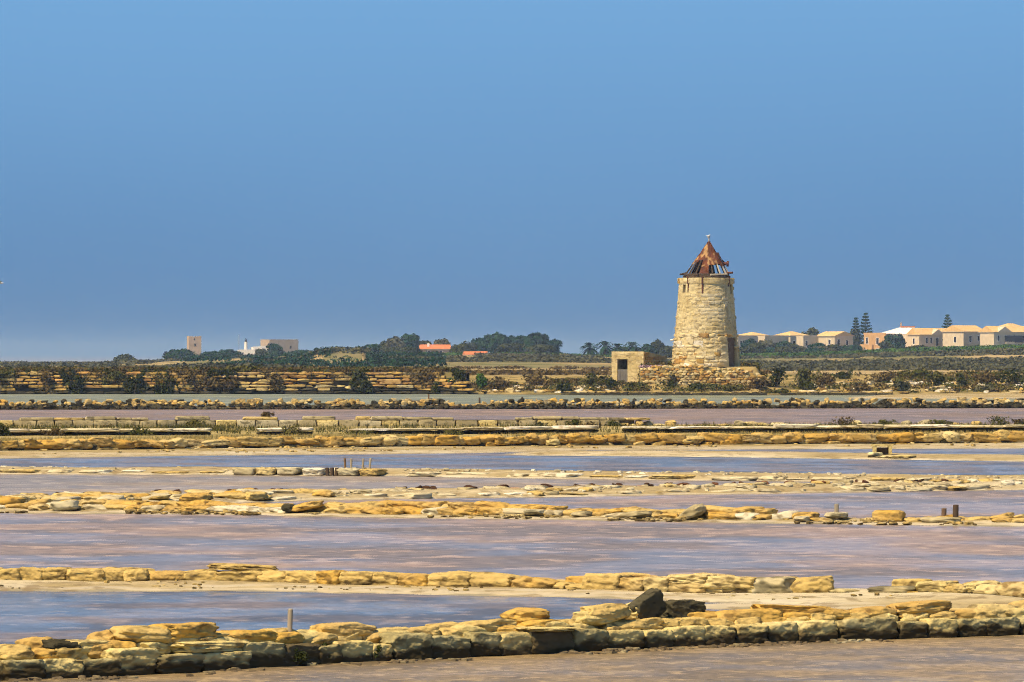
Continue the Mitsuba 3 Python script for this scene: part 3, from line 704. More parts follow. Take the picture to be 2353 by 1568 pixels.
# --- wall G: yellow rocks holding the grassy bank
G = Masonry(thing('stone_revetment', 'long line of golden rocks with gaps darkened by painted shade holding up the dry grassy bank', 'wall'))
x = -350.0
while x < 2700:
    w_ = R.choice([R.uniform(18, 40), R.uniform(30, 70)])
    base = YH + F * H / float(np.interp(x, LG.X, LG.p[:, 1]))
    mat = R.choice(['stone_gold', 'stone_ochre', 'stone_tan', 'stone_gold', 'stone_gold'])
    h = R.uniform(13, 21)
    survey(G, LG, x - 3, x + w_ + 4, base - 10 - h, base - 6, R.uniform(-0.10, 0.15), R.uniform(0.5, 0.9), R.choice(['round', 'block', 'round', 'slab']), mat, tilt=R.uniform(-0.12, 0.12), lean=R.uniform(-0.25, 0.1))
    x2 = x
    while x2 < x + w_:
        w2 = R.uniform(14, 36)
        survey(G, LG, x2 - 2, x2 + w2 + 2, base - 12 + R.uniform(-3, 3), base + 2, R.uniform(-0.02, 0.28), 0.5, R.choice(['round', 'block']), R.choice(['stone_gold', 'stone_dark', 'stone_tan', 'stone_dark', 'stone_ochre']), tilt=R.uniform(-0.25, 0.25))  # dark stones in the lower row paint the shade of the gaps
        x2 += w2
    if R.random() < 0.3:
        survey(G, LG, x, x + R.uniform(14, 32), base - 4, base + 4, R.uniform(-0.9, -0.3), 0.4, 'round', mat)
    x += w_
G.emit()
survey('boulder', LG, 1256, 1284, 1009, 1028, -0.3, 0.4, 'round', 'stone_pale', name='boulder', label='small upright pale boulder in front of the golden revetment')
bank('gap_shade_strip', LG, [(0.05, -0.1), (0.1, 0.16), (0.5, 0.2), (0.9, -0.1)], 'mud_and_gap_shade', 0.02, 0.6, m=6, seed=15, wob=0.05)  # dark backing strip painting the shade seen in gaps between the rocks

# --- ledge H: thin pale slabs over dark wet stones with undercut shade painted in
Hh = Masonry(thing('slab_ledge', 'low ledge of thin pale slabs over stones darkened by wet and painted undercut shade in front of the block wall', 'ledge'))
x = -300.0
while x < 2650:
    w_ = R.uniform(55, 125)
    base = YH + F * H / float(np.interp(x, LH.X, LH.p[:, 1]))
    if R.random() < 0.80:
        rise = float(np.interp(x, [0, 1300, 2353], [15, 16, 21]))
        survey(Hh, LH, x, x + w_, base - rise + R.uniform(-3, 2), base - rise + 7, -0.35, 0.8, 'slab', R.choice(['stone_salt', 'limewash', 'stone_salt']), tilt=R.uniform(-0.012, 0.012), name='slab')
        survey(Hh, LH, x + 2, x + w_ - 2, base - rise + 7, base + 2, 0.05, 0.6, 'block', 'stone_dark', name='stone')  # undercut shade put into the dark stone colour
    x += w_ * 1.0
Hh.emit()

# --- wall I: big squared blocks with a cap course
I_ = Masonry(thing('block_wall', 'pale wall of large squared tufa blocks with a thin cap course beyond the ledge', 'wall'))
x = -300.0
while x < 1470:
    w_ = R.uniform(40, 54)
    fade = float(ease(1340, 1480, x))
    if R.random() > 0.75 * fade:
        survey(I_, LI, x + 0.6, x + w_ - 0.6, 966 + R.uniform(-0.6, 0.8) + 8 * fade * R.random(), 987, R.uniform(-0.03, 0.04), 0.6, 'small_block', R.choice(['stone_grey', 'stone_grey', 'stone_grey', 'stone_pale']), stretch=0.99, name='block')
    x += w_
x = -300.0
while x < 1440:
    w_ = R.uniform(34, 80)
    if R.random() < 0.85:
        survey(I_, LI, x + 1, x + w_ - 1, 958.5 + R.uniform(-2, 2.5), 966.5, 0.12 + R.uniform(-0.1, 0.15), 0.8, 'small_block', R.choice(['stone_grey', 'stone_tan', 'stone_grey']), tilt=R.uniform(-0.01, 0.01), name='cap_stone')
    x += w_
x = 1420.0
while x < 2600:
    w_ = R.uniform(14, 40)
    if R.random() < 0.5:
        survey(I_, LI, x, x + w_, 968 + R.uniform(-3, 7), 984, R.uniform(-0.2, 0.5), 0.6, 'small_round', R.choice(['stone_tan', 'stone_grey', 'stone_pale']), tilt=R.uniform(-0.2, 0.2))
    x += w_
ci, cj = LI.at(np.linspace(-300, 1460, 120), 0.22), LI.at(np.linspace(-300, 1460, 120), 0.8)
part(I_.key, 'core', up(strip(np.array([np.c_[ci, ci[:, 0] * 0 - 0.2], np.c_[ci, ci[:, 0] * 0 + 0.36], np.c_[cj, cj[:, 0] * 0 + 0.38], np.c_[cj, cj[:, 0] * 0 - 0.2]]))), 'mud_and_gap_shade')
I_.emit()

# --- wall J: low rubble wall
J = Masonry(thing('rubble_wall', 'low jagged wall of golden rubble with black foot between the mauve and green ponds', 'wall'))
x = -250.0
while x < 2620:
    w_ = R.uniform(8, 16)
    base = YH + F * H / float(np.interp(x, LJ.X, LJ.p[:, 1]))
    low = 1 - 0.55 * float(ease(1000, 1060, x) * (1 - ease(1090, 1150, x)))
    for lv in range(4):
        if R.random() < (0.95, 0.9, 0.85, 0.5)[lv]:
            yb = base + 1 - lv * 5.2 * low
            survey(J, LJ, x + R.uniform(-4, 4), x + w_ + R.uniform(-1, 5), yb - R.uniform(6, 10.5), yb + 1, 0.16 * lv + R.uniform(-0.15, 0.15), R.uniform(0.3, 0.5), 'rubble', R.choice(['rubble_gold', 'rubble_gold', 'stone_gold', 'stone_tan', 'stone_dark']) if lv > 1 else R.choice(['stone_dark', 'stone_dark', 'rubble_gold', 'stone_dark']), tilt=R.uniform(-0.4, 0.4), name='stone', lean=R.uniform(-0.3, 0.3))  # lower rows mostly dark stone
    x += w_ * 0.92
J.emit()
key = thing('plank_fence', 'low brown plank fence standing in the green pond behind the rubble wall', 'fence')
pf = LJ.at(957, 3.6)
for i in range(2):
    part(key, 'board', box(bear(895, pf[1]), bear(1021, pf[1]), pf[1], pf[1] + 0.05, 0.22 + i * 0.16, 0.365 + i * 0.16), 'plank_wood')
for X, yt in [(900, 920), (985, 906), (1018, 919), (945, 919)]:
    z = zat(yt, pf[1])
    part(key, 'post', box(bear(X, pf[1]) - 0.05, bear(X, pf[1]) + 0.05, pf[1] + 0.052, pf[1] + 0.15, -0.2, z), 'plank_wood')
for i, (X, yt, ln) in enumerate([(1102, 914, 0.0), (1192, 912, 0.35)]):
    post(('short dark stake in the rubble wall right of the plank fence', 'leaning dark stake at the gap of the rubble wall')[i], X, yt, 936, LJ, 1.5, 0.06, 'dark_wood', ln, name='wooden_stake')

# ------------------------------------------------------------------ retaining wall on the left
W = Masonry(thing('retaining_wall', 'long golden coursed retaining wall with bushes hanging over it along the green pond', 'wall'))
ch = 0.30
for c in range(7):
    s, s1 = SHORE.sX(-260) + R.uniform(0, 0.5), SHORE.sX(1058 - 8 * max(0, c - 1) - (25 if c == 6 else 0))
    while s < s1:
        L = R.uniform(0.7, 2.4)
        X = SHORE.Xs(s + L / 2)
        q = SHORE.at(X, 0.2 + 0.085 * c + R.uniform(-0.06, 0.07) + (0.06 if c % 2 else 0))
        if R.random() < (0.97 if c < 5 else 0.75):
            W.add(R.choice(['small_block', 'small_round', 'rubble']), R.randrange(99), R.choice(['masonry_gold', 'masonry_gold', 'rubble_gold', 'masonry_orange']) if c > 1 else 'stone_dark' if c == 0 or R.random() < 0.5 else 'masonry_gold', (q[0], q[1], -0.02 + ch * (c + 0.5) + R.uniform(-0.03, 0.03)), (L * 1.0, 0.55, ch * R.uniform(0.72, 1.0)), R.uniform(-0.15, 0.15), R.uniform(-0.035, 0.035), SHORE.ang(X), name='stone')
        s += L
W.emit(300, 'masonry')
q0, qm, q1 = (SHORE.at(np.linspace(-260, 1056, 60), o_) for o_ in (0.40, 0.98, 1.25))
part(W.key, 'core', up(strip(np.array([np.c_[q0, q0[:, 0] * 0 - 0.4], np.c_[qm, q0[:, 0] * 0 + 1.98], np.c_[q1, q1[:, 0] * 0 + 2.02], np.c_[q1, q1[:, 0] * 0 - 0.4]]))), 'mud_and_gap_shade')
# low dark quay in front of the windmill
QY = Masonry(thing('low_quay', 'low black quay edge along the pond in front of the windmill', 'quay'))
for (a, b) in [(1290, 2030)]:
    s = SHORE.sX(a)
    while s < SHORE.sX(b):
        L = R.uniform(1.0, 2.2)
        X = SHORE.Xs(s + L / 2)
        gone = 1755 < X < 1800
        if not gone:
            q = SHORE.at(X, 0.25)
            QY.add('small_block', R.randrange(99), 'stone_dark', (q[0], q[1], 0.03), (L * 1.0, 0.7, 0.36), 0, 0, SHORE.ang(X), name='stone')  # dark lower course at the waterline
            if R.random() < 0.8:
                q = SHORE.at(X, 0.5)
                QY.add('small_block', R.randrange(99), 'rubble_gold', (q[0], q[1], 0.27), (L * 0.9, 0.7, 0.14), 0, R.uniform(-0.03, 0.03), SHORE.ang(X), name='stone')
        s += L
QY.emit()

# ------------------------------------------------------------------ windmill
TX, TY, TZ = bear(1622, 455.0), 455.0, 2.55
TH, R0, R1 = 8.3, 3.15, 2.48
mill = thing('windmill', 'ruined round stone windmill tower with a torn rusty cone roof and no sails', 'windmill')


def mf(m):
    return m3.Manifold(m3.Mesh(np.asarray(m.vertices, np.float32), np.asarray(m.faces, np.uint32)))


def radial(ang, r, z):
    """a point of the tower: ang 0 faces the camera, positive to the right"""
    return np.array([TX + math.sin(ang) * r, TY - math.cos(ang) * r, TZ + z])


def rad_at(z):
    return R0 + (R1 - R0) * z / TH


body = m3.Manifold.cylinder(TH, R0, R1, 72) - m3.Manifold.cylinder(TH + 2, R0 - 0.75, R1 - 0.75, 48).translate([0, 0, -0.5])
cuts = [(-0.95, 0.45, TH - 1.35, TH - 0.62, 1.6), (1.12, 0.45, TH - 1.45, TH - 0.55, 1.6), (0.98, 1.6, 0.05, 2.75, 2.2), (-0.6, 0.12, 0, 0.01, .1)]
OPEN = []
for a, w_, z0, z1, dp in cuts[:3]:
    b = m3.Manifold.cube([w_, 3.0, z1 - z0]).translate([-w_ / 2, -R0 - 1.0, z0]).rotate([0, 0, math.degrees(a)])
    body = body - b
    OPEN.append((a, w_, z0, z1))
body = body.refine_to_length(0.5)
bm = body.to_mesh()
bv = np.array(bm.vert_properties[:, :3], float)
rr = np.linalg.norm(bv[:, :2], axis=1)
outer = rr > (R0 + (R1 - R0) * bv[:, 2] / TH) - 0.2
nz = meshkit.fbm(np.c_[bv[:, 0] * 0.8, bv[:, 1] * 0.8, bv[:, 2] * 1.0], 4, 2) - 0.5
k = 1 + outer * nz * 0.10 / np.maximum(rr, 0.5)
bv[:, :2] *= k[:, None]
shaft = part(mill, 'tower_wall', (bv + [TX, TY, TZ], bm.tri_verts), 'tower_plaster', smooth=40)
# stones showing through the fallen plaster: flat courses high up, big rubble below
TS = Masonry(shaft)
rg = random.Random(5)
course = 0.34
for c in range(int(TH / course) - 1):
    z = course * (c + 0.5) + 0.05
    r = rad_at(z)
    th = rg.uniform(0, 0.2) - math.pi * 0.62
    while th < math.pi * 0.62:
        big = z < 3.0
        L = rg.uniform(0.5, 0.95) if big else rg.uniform(0.42, 0.75)
        a = th + L / 2 / r
        th += L / r
        if any(abs(a - oa) < (ow / 2 + 0.36) / r and oz0 - 0.15 < z < oz1 + 0.15 for oa, ow, oz0, oz1 in OPEN) or z > TH - 0.75:
            continue
        bare = 0.9 if z < 3.1 else (0.70 if abs(a - 0.10) < 0.62 and z < 7.0 else 0.25)
        if rg.random() > bare:
            continue
        out = rg.uniform(-0.03, 0.07) if big else rg.uniform(-0.045, -0.012)
        q = radial(a, r - 0.17 + out, z)
        mat = 'masonry_pale'
        if big:
            u = meshkit.noise(np.array([a * 2.6 + 3, z * 1.4, 0.5]), 5) + rg.uniform(-0.16, 0.16)
            mat = 'limewash' if (u > 0.62 and a < 0.3 and z < 2.5) else ('masonry_orange' if u < 0.34 else ('masonry_gold' if rg.random() < 0.12 else 'masonry_pale'))
        TS.add(rg.choice(['small_round', 'rubble', 'small_block']) if big else 'small_block', rg.randrange(99), mat, q, (L * rg.uniform(0.9, 1.15), rg.uniform(0.42, 0.55), course * rg.uniform(0.78, 1.0) * (rg.choice([1, 1, 1.5]) if big else 1)), rg.uniform(-0.05, 0.05), rg.uniform(-0.07, 0.07) if big else rg.uniform(-0.02, 0.02), a)
TS.emit(300, 'masonry')
# rim band
n = 64
ring = lambda r0, r1, z0, z1: m3.Manifold.cylinder(z1 - z0, r1, r1, n).translate([0, 0, z0]) - m3.Manifold.cylinder(z1 - z0 + 1, r0, r0, n).translate([0, 0, z0 - 0.5])
rb = ring(1.7, R1 + 0.13, TH - 0.52, TH + 0.02).translate([TX, TY, TZ])
RB = Masonry(part(mill, 'rim', rb, 'masonry_pale', smooth=40))
for i in range(26):
    a = (i + 0.5) / 26 * 2 * math.pi - math.pi
    if abs(a) < 1.9:
        q = radial(a, R1 - 0.03, TH - 0.25)
        RB.add('small_block', rg.randrange(99), rg.choice(['masonry_pale', 'masonry_orange', 'masonry_pale']), q, (0.58, 0.42, 0.46 + rg.uniform(-0.02, 0.04)), 0, 0, a)
RB.emit()
# timber ring, ribs, sheets of the cone
AX, AZ = bear(1629, 455.0), 14.30            # the apex leans a little to the right


def cone_pt(a, t, dr=0.0):
    """t = 0 at the eaves, 1 at the apex; the lower skirt flares out"""
    z0 = TZ + TH + 0.42
    r = np.interp(t, [0, 0.28, 0.42, 0.7, 1.0], [2.08, 1.52, 1.22, 0.60, 0.05]) + dr
    cx = TX + (AX - TX) * (0.5 + 0.5 * t)
    return np.array([cx + math.sin(a) * r, TY - math.cos(a) * r, z0 + (AZ - z0) * t])


tr = ring(1.75, 2.22, TH + 0.06, TH + 0.24) + ring(1.8, 2.1, TH + 0.24, TH + 0.42)
roof = part(mill, 'roof', tr.translate([TX + 0.08, TY, TZ]), 'dark_wood', label='rotten dark timber ring under the rusty cone')
NS = 16
for i in range(NS):
    a = (i + 0.5) / NS * 2 * math.pi - math.pi
    pale = i in (9, 10, 11)
    part(roof, 'rib', tube([cone_pt(a, t, -0.06) for t in (0.0, 0.28, 0.42, 0.7, 0.97)], [0.07, 0.06, 0.06, 0.05, 0.04], 5), 'pale_wood' if pale else 'dark_wood')
    a0, a1 = i / NS * 2 * math.pi - math.pi, (i + 1) / NS * 2 * math.pi - math.pi
    lo = {7: 0.0, 6: 0.42, 5: 0.36, 8: 0.27, 9: 0.30, 10: 0.24, 4: 0.30, 11: 0.30, 3: 0.4}.get(i, 0.02 if i in (0, 15, 1) else 0.38)
    for (t0, t1) in ((max(lo, 0.0), 0.62), (0.60, 1.0)):
        if t1 - t0 < 0.05:
            continue
        g = []
        for t in np.linspace(t0, t1, 7):
            w_ = [cone_pt(a0 + (a1 - a0) * u, t, rg.uniform(-0.02, 0.03) + (0.03 if t0 < 0.5 else 0.045)) for u in (-0.02, 0.5, 1.02)]
            w_ = np.array(w_)
            w_[:, 2] += rg.uniform(-0.05, 0.02) if t == t0 and lo > 0.05 else 0
            g.append(w_)
        outer_ = np.array(g)
        inner_ = outer_ - np.array([cone_pt((a0 + a1) / 2, 0.5, 1) - cone_pt((a0 + a1) / 2, 0.5, 0)]) * 0.02
        sh = cat([strip(outer_), strip(inner_[:, ::-1])])
        part(roof, 'sheet', sh, 'rusty_sheet', smooth=30)
# torn sheets bent away on the right, hub of the lost windshaft, eaves scraps
for (a, t0, t1, dz, w_) in [(1.35, 0.50, 0.66, 0.0, 0.5), (1.25, 0.38, 0.52, 0.05, 0.55), (1.5, 0.32, 0.44, 0.0, 0.4)]:
    g = [[cone_pt(a + u, t, 0.12 + 0.10 * math.sin(9 * t + u * 5)) + [0.06, 0, dz] for u in (-w_ / 2, 0, w_ / 2)] for t in np.linspace(t0, t1, 5)]
    part(roof, 'torn_sheet', cat([strip(np.array(g)), strip(np.array(g)[:, ::-1] - [0.02, 0.01, 0])]), 'rusty_sheet', smooth=30)
hb = cone_pt(1.35, 0.30, 0.0)
part(mill, 'windshaft', tube([hb + [-1.6, 0.2, 0.12], hb + [0.28, -0.1, 0.02], hb + [0.30, -0.1, 0.02], hb + [0.48, -0.12, 0.0], hb + [0.5, -0.12, 0.0]], [0.15, 0.15, 0.26, 0.27, 0.12], 12), 'rusty_iron', smooth=40, label='broken iron hub stub of the lost sails')
part(mill, 'eaves_plank', tube([radial(0.15, 2.3, TH + 0.30), radial(0.95, 2.36, TH + 0.36)], 0.085, 6), 'pale_wood')
part(mill, 'eaves_plank', tube([radial(-1.25, 2.35, TH + 0.36), radial(-0.35, 2.3, TH + 0.3)], 0.10, 6), 'dark_wood')
part(mill, 'eaves_plank', tube([radial(-1.15, 2.0, TH + 0.5), radial(-1.1, 2.75, TH + 0.33)], 0.08, 6), 'dark_wood')
part(mill, 'eaves_plank', tube([radial(1.3, 1.9, TH + 0.5), radial(1.25, 2.6, TH + 0.5)], 0.11, 6), 'rusty_iron')
part(mill, 'king_post', tube([[TX + 0.1, TY, TZ + TH - 0.5], [AX - 0.02, TY, AZ - 0.4]], 0.13, 8), 'dark_wood')
part(mill, 'loft_floor', m3.Manifold.cylinder(0.12, 1.78, 1.78, 40).translate([TX, TY, TZ + TH - 0.2]), 'dark_wood')
for a, z1, w_ in [(-0.73, 1.25, 0.07), (-0.16, 1.45, 0.10), (0.92, 0.8, 0.07)]:
    lo_, hi_ = radial(a, rad_at(TH - z1) + 0.02, TH - z1), radial(a, R1 + 0.17, TH + 0.1)
    part(mill, 'iron_strap', cat([tube([radial(a, R1 + 0.15, TH - 0.55), hi_], w_, 6), tube([lo_, radial(a, rad_at(TH - 0.55) + 0.02, TH - 0.55)], w_, 6)]), 'rusty_iron')
fin = np.array([AX, TY, AZ])
part(mill, 'finial', tube([fin - [0, 0, 0.25], fin + [0, 0, 0.32], fin + [-0.02, 0, 0.34], fin + [-0.02, 0, 0.5], fin + [-0.02, 0, 0.56]], [0.10, 0.06, 0.13, 0.14, 0.05], 8), 'grey_metal', smooth=40)
part(mill, 'finial_arm', tube([fin + [-0.28, 0, 0.52], fin + [0.14, 0, 0.60]], 0.035, 6), 'white_paint')
# doorway on the shaded side
a = 0.98
M_ = place(radial(a, rad_at(1.3) - 0.42, 1.38), (1, 1, 1), 0, 0, a)
dk = part(mill, 'door', mikit.ply(box(-0.79, 0.79, 0.045, 0.09, -1.33, 1.35), 'dark_wood'), 'dark_wood', M=M_, label='dark brown plank door in the deep side doorway')
for i in range(5):
    part(dk, 'plank', mikit.ply(box(-0.76 + 0.305 * i, -0.475 + 0.305 * i, -0.04, 0.04, -1.33, 1.33), 'plank_wood'), 'plank_wood', M=M_)
lp = radial(-1.45, rad_at(2.5), 2.5)
lk = part(mill, 'lamp', tube([lp + [-0.42, -0.02, 0.02], lp + [-0.2, 0, 0.03], lp + [-0.12, 0, 0.02]], [0.09, 0.09, 0.04], 8), 'white_paint', label='small white lamp on a bracket')
part(lk, 'bracket', tube([lp + [-0.12, 0, 0.02], lp + [0.1, 0, 0.0]], 0.025, 6), 'rusty_iron')

# --- terrace and hut
TW = Masonry(thing('terrace_wall', 'rough rubble terrace wall under the windmill', 'wall'))
x = 1474.0
tl = lambda X: SHORE.at(X, 5.75)
z_of = lambda X: float(np.interp(X, [1470, 1500, 1560, 1700, 1740, 1790], [2.45, 2.6, 2.62, 2.55, 2.1, 1.7]))
for lv in range(9):
    s = SHORE.sX(1474) + rg.uniform(0, 0.3)
    while s < SHORE.sX(1752):
        L = rg.uniform(0.28, 0.62)
        X = SHORE.Xs(s + L / 2)
        z = 0.78 + lv * 0.225
        if z < z_of(X) and not (1547 < X < 1557 and z < 2.0):
            q = SHORE.at(X, 5.95 + 0.03 * lv + rg.uniform(-0.1, 0.08))
            TW.add('rubble', rg.randrange(99), rg.choice(['masonry_pale', 'masonry_gold', 'masonry_orange', 'masonry_pale']), (q[0], q[1], z), (L * 1.05, 0.4, rg.uniform(0.2, 0.3)), rg.uniform(-0.2, 0.2), rg.uniform(-0.25, 0.25), rg.uniform(-0.2, 0.2))
        s += L
TW.emit(300, 'rubble')
qa, qb = SHORE.at(np.linspace(1474, 1750, 40), 6.05), SHORE.at(np.linspace(1474, 1750, 40), 6.9)
zz = np.array([z_of(X) - 0.1 for X in np.linspace(1474, 1750, 40)])
part(TW.key, 'core', up(strip(np.array([np.c_[qa, zz * 0 + 0.3], np.c_[qa, zz], np.c_[qb, zz], np.c_[qb, zz * 0 + 0.3]]))), 'dry_grass')
q = SHORE.at(1552, 5.72)
st = thing('stone_stub', 'dark narrow upright stub set against the terrace wall below the windmill', 'pillar')
scene[st] = {**shape('small_block', 2, 'stone_dark'), 'to_world': T(place((q[0], q[1], 1.25), (0.32, 0.3, 1.25), 0, 0.02, 0.1).tolist())}

hut = thing('stone_hut', 'small roofless looking stone hut with a dark doorway left of the windmill', 'hut')
HA = -math.radians(27)
hw, hl, hz0, hz1 = 3.35, 5.2, 0.7, 4.02
hc = np.array([bear(1405.5, 459.5), 459.5 + 0.0])          # front left corner
HM = rot(0, 0, HA)
HM[:3, 3] = [hc[0], hc[1] + 0.0, 0]
# local: x along the front to the right, y back
hutw = m3.Manifold.cube([hw, hl, 3.6]) - m3.Manifold.cube([hw - 0.7, hl - 0.7, 4]).translate([0.35, 0.35, -0.1])
hutw = hutw - m3.Manifold.cube([1.08, 1.2, 2.55]).translate([0.58, -0.5, 0.05])
slope = m3.Manifold.cube([hw + 2, hl + 4, 3]).rotate([math.degrees(math.atan2(-0.46, hl)), 0, 0]).translate([-1, -0.05, 3.33])
hutw = (hutw - slope).translate([0, 0, 0.7])
HBm = part(hut, 'wall', mikit.ply(hutw, 'masonry_pale'), 'masonry_pale', M=HM)
HB = Masonry(HBm)
for c in range(8):
    z = 0.78 + 0.4 * (c + 0.5)
    for face in (0, 1):
        u, u1 = (0.0, hw) if face == 0 else (0.1, hl)
        u += rg.uniform(-0.3, 0)
        while u < u1 - 0.1:
            L = min(rg.uniform(0.5, 0.8), u1 - u)
            uc = max(u, 0) + (min(u + L, u1) - max(u, 0)) / 2
            ln = min(u + L, u1) - max(u, 0)
            u += L
            ztop = 4.03 if face == 0 else 4.03 - 0.46 * uc / hl
            if z + 0.15 > ztop or (face == 0 and 0.5 < uc + ln / 2 and uc - ln / 2 < 1.74 and z < 3.4):
                continue
            loc = np.array([uc, 0.10, z, 1]) if face == 0 else np.array([hw - 0.10, uc, z, 1])
            g = HM @ loc
            HB.add('small_block', rg.randrange(99), rg.choice(['masonry_pale', 'masonry_pale', 'tower_plaster']) if face == 0 else 'masonry_orange', g[:3], (ln * 0.95, 0.28 + rg.uniform(-0.03, 0.05), 0.36), rg.uniform(-0.02, 0.02), 0, HA + (0 if face == 0 else math.pi / 2), name='block')
HB.emit()
part(hut, 'lintel', mikit.ply(box(0.4, 1.85, -0.06, 0.30, 3.30, 3.55), 'masonry_pale'), 'masonry_pale', M=HM)
dk = part(hut, 'door', mikit.ply(box(0.59, 1.65, 0.12, 0.18, 0.76, 2.35), 'door_grey'), 'door_grey', M=HM, label='weathered grey half door')
for i in range(4):
    part(dk, 'plank', mikit.ply(box(0.60 + i * 0.262, 0.845 + i * 0.262, 0.09, 0.117, 0.77, 2.33 - 0.05 * (i % 2)), 'door_grey'), 'door_grey', M=HM)
part(hut, 'roof', mikit.ply(box(0.3, hw - 0.3, 0.3, hl - 0.3, 3.42, 3.5), 'dark_wood'), 'dark_wood', M=HM)

# ------------------------------------------------------------------ vegetation
def leaves(rg, blobs, n, size, flat=0.35, droop=0.0):
    """many small bent leaf clumps spread through ellipsoids (cx, cy, cz, rx, ry, rz)"""
    b = np.array(blobs, float)
    vol = (b[:, 3] * b[:, 4] * b[:, 5]) ** 0.8
    i = rg.choice(len(b), n, p=vol / vol.sum())
    d = rg.normal(size=(n, 3))
    d /= np.linalg.norm(d, axis=1, keepdims=True)
    r = rg.uniform(0, 1, n) ** 0.33
    lump = 0.82 + 0.36 * meshkit.noise(d * 2.3 + i[:, None] * 5.1, 7)
    c = b[i, :3] + d * b[i, 3:] * (r * lump)[:, None]
    nrm = d * 1.3 + rg.normal(size=(n, 3)) * 0.6 + [0, 0, 0.3]
    nrm /= np.linalg.norm(nrm, axis=1, keepdims=True)
    t = np.cross(nrm, rg.normal(size=(n, 3)))
    t /= np.linalg.norm(t, axis=1, keepdims=True) + 1e-9
    s = np.cross(nrm, t)
    L = size * rg.uniform(0.6, 1.4, n)[:, None]
    w = L * rg.uniform(0.4, 0.8, n)[:, None]
    v = np.stack([c - t * L, c + s * w + nrm * L * flat * 0.4, c + t * L, c - s * w + nrm * L * flat * 0.4], 1).reshape(-1, 3)
    k = np.arange(n)[:, None] * 4
    f = np.vstack([k + [0, 1, 2], k + [0, 2, 3]])
    return trimesh.Trimesh(v, f, process=False)


def twigs(rg, c, rx, ry, h, n, r=0.012):
    ms = []
    for _ in range(n):
        a, q = rg.uniform(0, 2 * np.pi), rg.uniform(0.2, 1)
        e = np.array([c[0] + math.cos(a) * rx * q, c[1] + math.sin(a) * ry * q, c[2] + h * rg.uniform(0.5, 1.0)])
        b = np.array(c) + [rg.uniform(-0.15, 0.15) * rx, rg.uniform(-0.15, 0.15) * ry, -0.1]
        ms.append(tube([b, (b + e) / 2 + [0, 0, h * 0.1], e], [r * 1.6, r, r * 0.5], 4, cap=False))
    return cat(ms)


GR = np.random.default_rng(11)


def shrub(label, X0, X1, yt, yb, d, bsdf='leaf_olive', name='shrub', n=420, group=None, category='shrub', size=None, zb=None, depth=0.8, lumps=11):
    key = thing(name, label, category, group)
    xc, w = bear((X0 + X1) / 2, d), (X1 - X0) / F * d
    z1 = zat(yt, d)
    z0 = zat(yb, d) if zb is None else zb
    if d > 440:
        z0 = min(z0, float(land_z(xc, d)) - 0.05) if 'anging' not in label and 'clinging' not in label and 'draped' not in label and 'spilling' not in label else z0
    h = z1 - z0
    bl = []
    for k in range(lumps):
        a = GR.uniform(0, 2 * np.pi)
        q = GR.uniform(0, 0.55)
        s = GR.uniform(0.22, 0.46)
        q = GR.uniform(0, 0.85)
        zz = GR.uniform(0.15, 0.85)
        bl.append((xc + math.cos(a) * q * w * 0.55, d + math.sin(a) * q * w * 0.5 * depth, z0 + h * zz, w * 0.5 * s, w * 0.5 * s * depth + 0.05, h * min(s, 1 - zz) * 0.95))
    bl.append((xc, d, z0 + h * 0.45, w * 0.30, w * 0.3 * depth, h * 0.42))
    part(key, 'foliage', leaves(GR, bl, n, size or max(0.035, 0.055 * math.sqrt(w * h) * 1.2)), bsdf)
    part(key, 'stem', twigs(GR, (xc, d, z0), w * 0.4, w * 0.3, h * 0.8, 7, max(0.01, 0.014 * h)), 'bark')
    return key


def tree(label, X0, X1, yt, d, bsdf='leaf_pine', yb=None, name='tree', n=1600, group=None, form='round', trunk=0.25):
    """trunk with limbs and a crown of many leaf clumps; the top is sighted at yt"""
    key = thing(name, label, 'tree', group)
    xc, w = bear((X0 + X1) / 2, d), (X1 - X0) / F * d
    zg = float(land_z(xc, d)) - 0.1
    z1 = zat(yt, d)
    zc = zg + (z1 - zg) * trunk if yb is None else max(zg + 0.1, zat(yb, d))
    h = z1 - zc
    bl, ends = [], []
    m = {'round': 13, 'dome': 11, 'tall': 9}[form]
    for k in range(m):
        a, q = GR.uniform(0, 2 * np.pi), math.sqrt(GR.uniform(0, 1))
        if form == 'dome':
            bl.append((xc + math.cos(a) * q * w * 0.36, d + math.sin(a) * q * w * 0.3, zc + h * (0.46 - 0.26 * q * q), w * GR.uniform(0.14, 0.22), w * GR.uniform(0.14, 0.22), h * (0.44 - 0.12 * q)))
        elif form == 'tall':
            zz = GR.uniform(0.2, 0.85)
            bl.append((xc + math.cos(a) * q * w * 0.22, d + math.sin(a) * q * w * 0.22, zc + h * zz, w * 0.3 * (1.2 - zz), w * 0.3 * (1.2 - zz), h * min(0.2, 1 - zz)))
        else:
            zz = GR.uniform(0.1, 0.8)
            s = GR.uniform(0.15, 0.25)
            wid = math.sin(math.pi * (0.22 + 0.6 * zz))
            bl.append((xc + math.cos(a) * q * w * 0.36 * wid, d + math.sin(a) * q * w * 0.33 * wid, zc + h * zz, w * s, w * s, h * min(s, 1 - zz)))
        ends.append(bl[-1][:3])
    bl.append((xc, d, zc + h * 0.44, w * 0.36, w * 0.36, h * 0.5))
    part(key, 'crown', leaves(GR, bl, n, max(0.2, 0.055 * math.sqrt(w * h) * 1.5)), bsdf)
    tr = [tube([(xc, d, zg - 0.3), (xc + 0.03 * w, d, zg + (zc - zg) * 0.6), (xc, d, zc + h * 0.35)], [0.05 * w, 0.04 * w, 0.022 * w], 7)]
    for e in ends[:4]:
        s = np.array([xc, d, zc - (zc - zg) * 0.15])
        tr.append(tube([s, (s + e) / 2 + [0, 0, 0.04 * h], e], [0.022 * w, 0.016 * w, 0.008 * w], 5))
    part(key, 'trunk', cat(tr), 'bark')
    return key


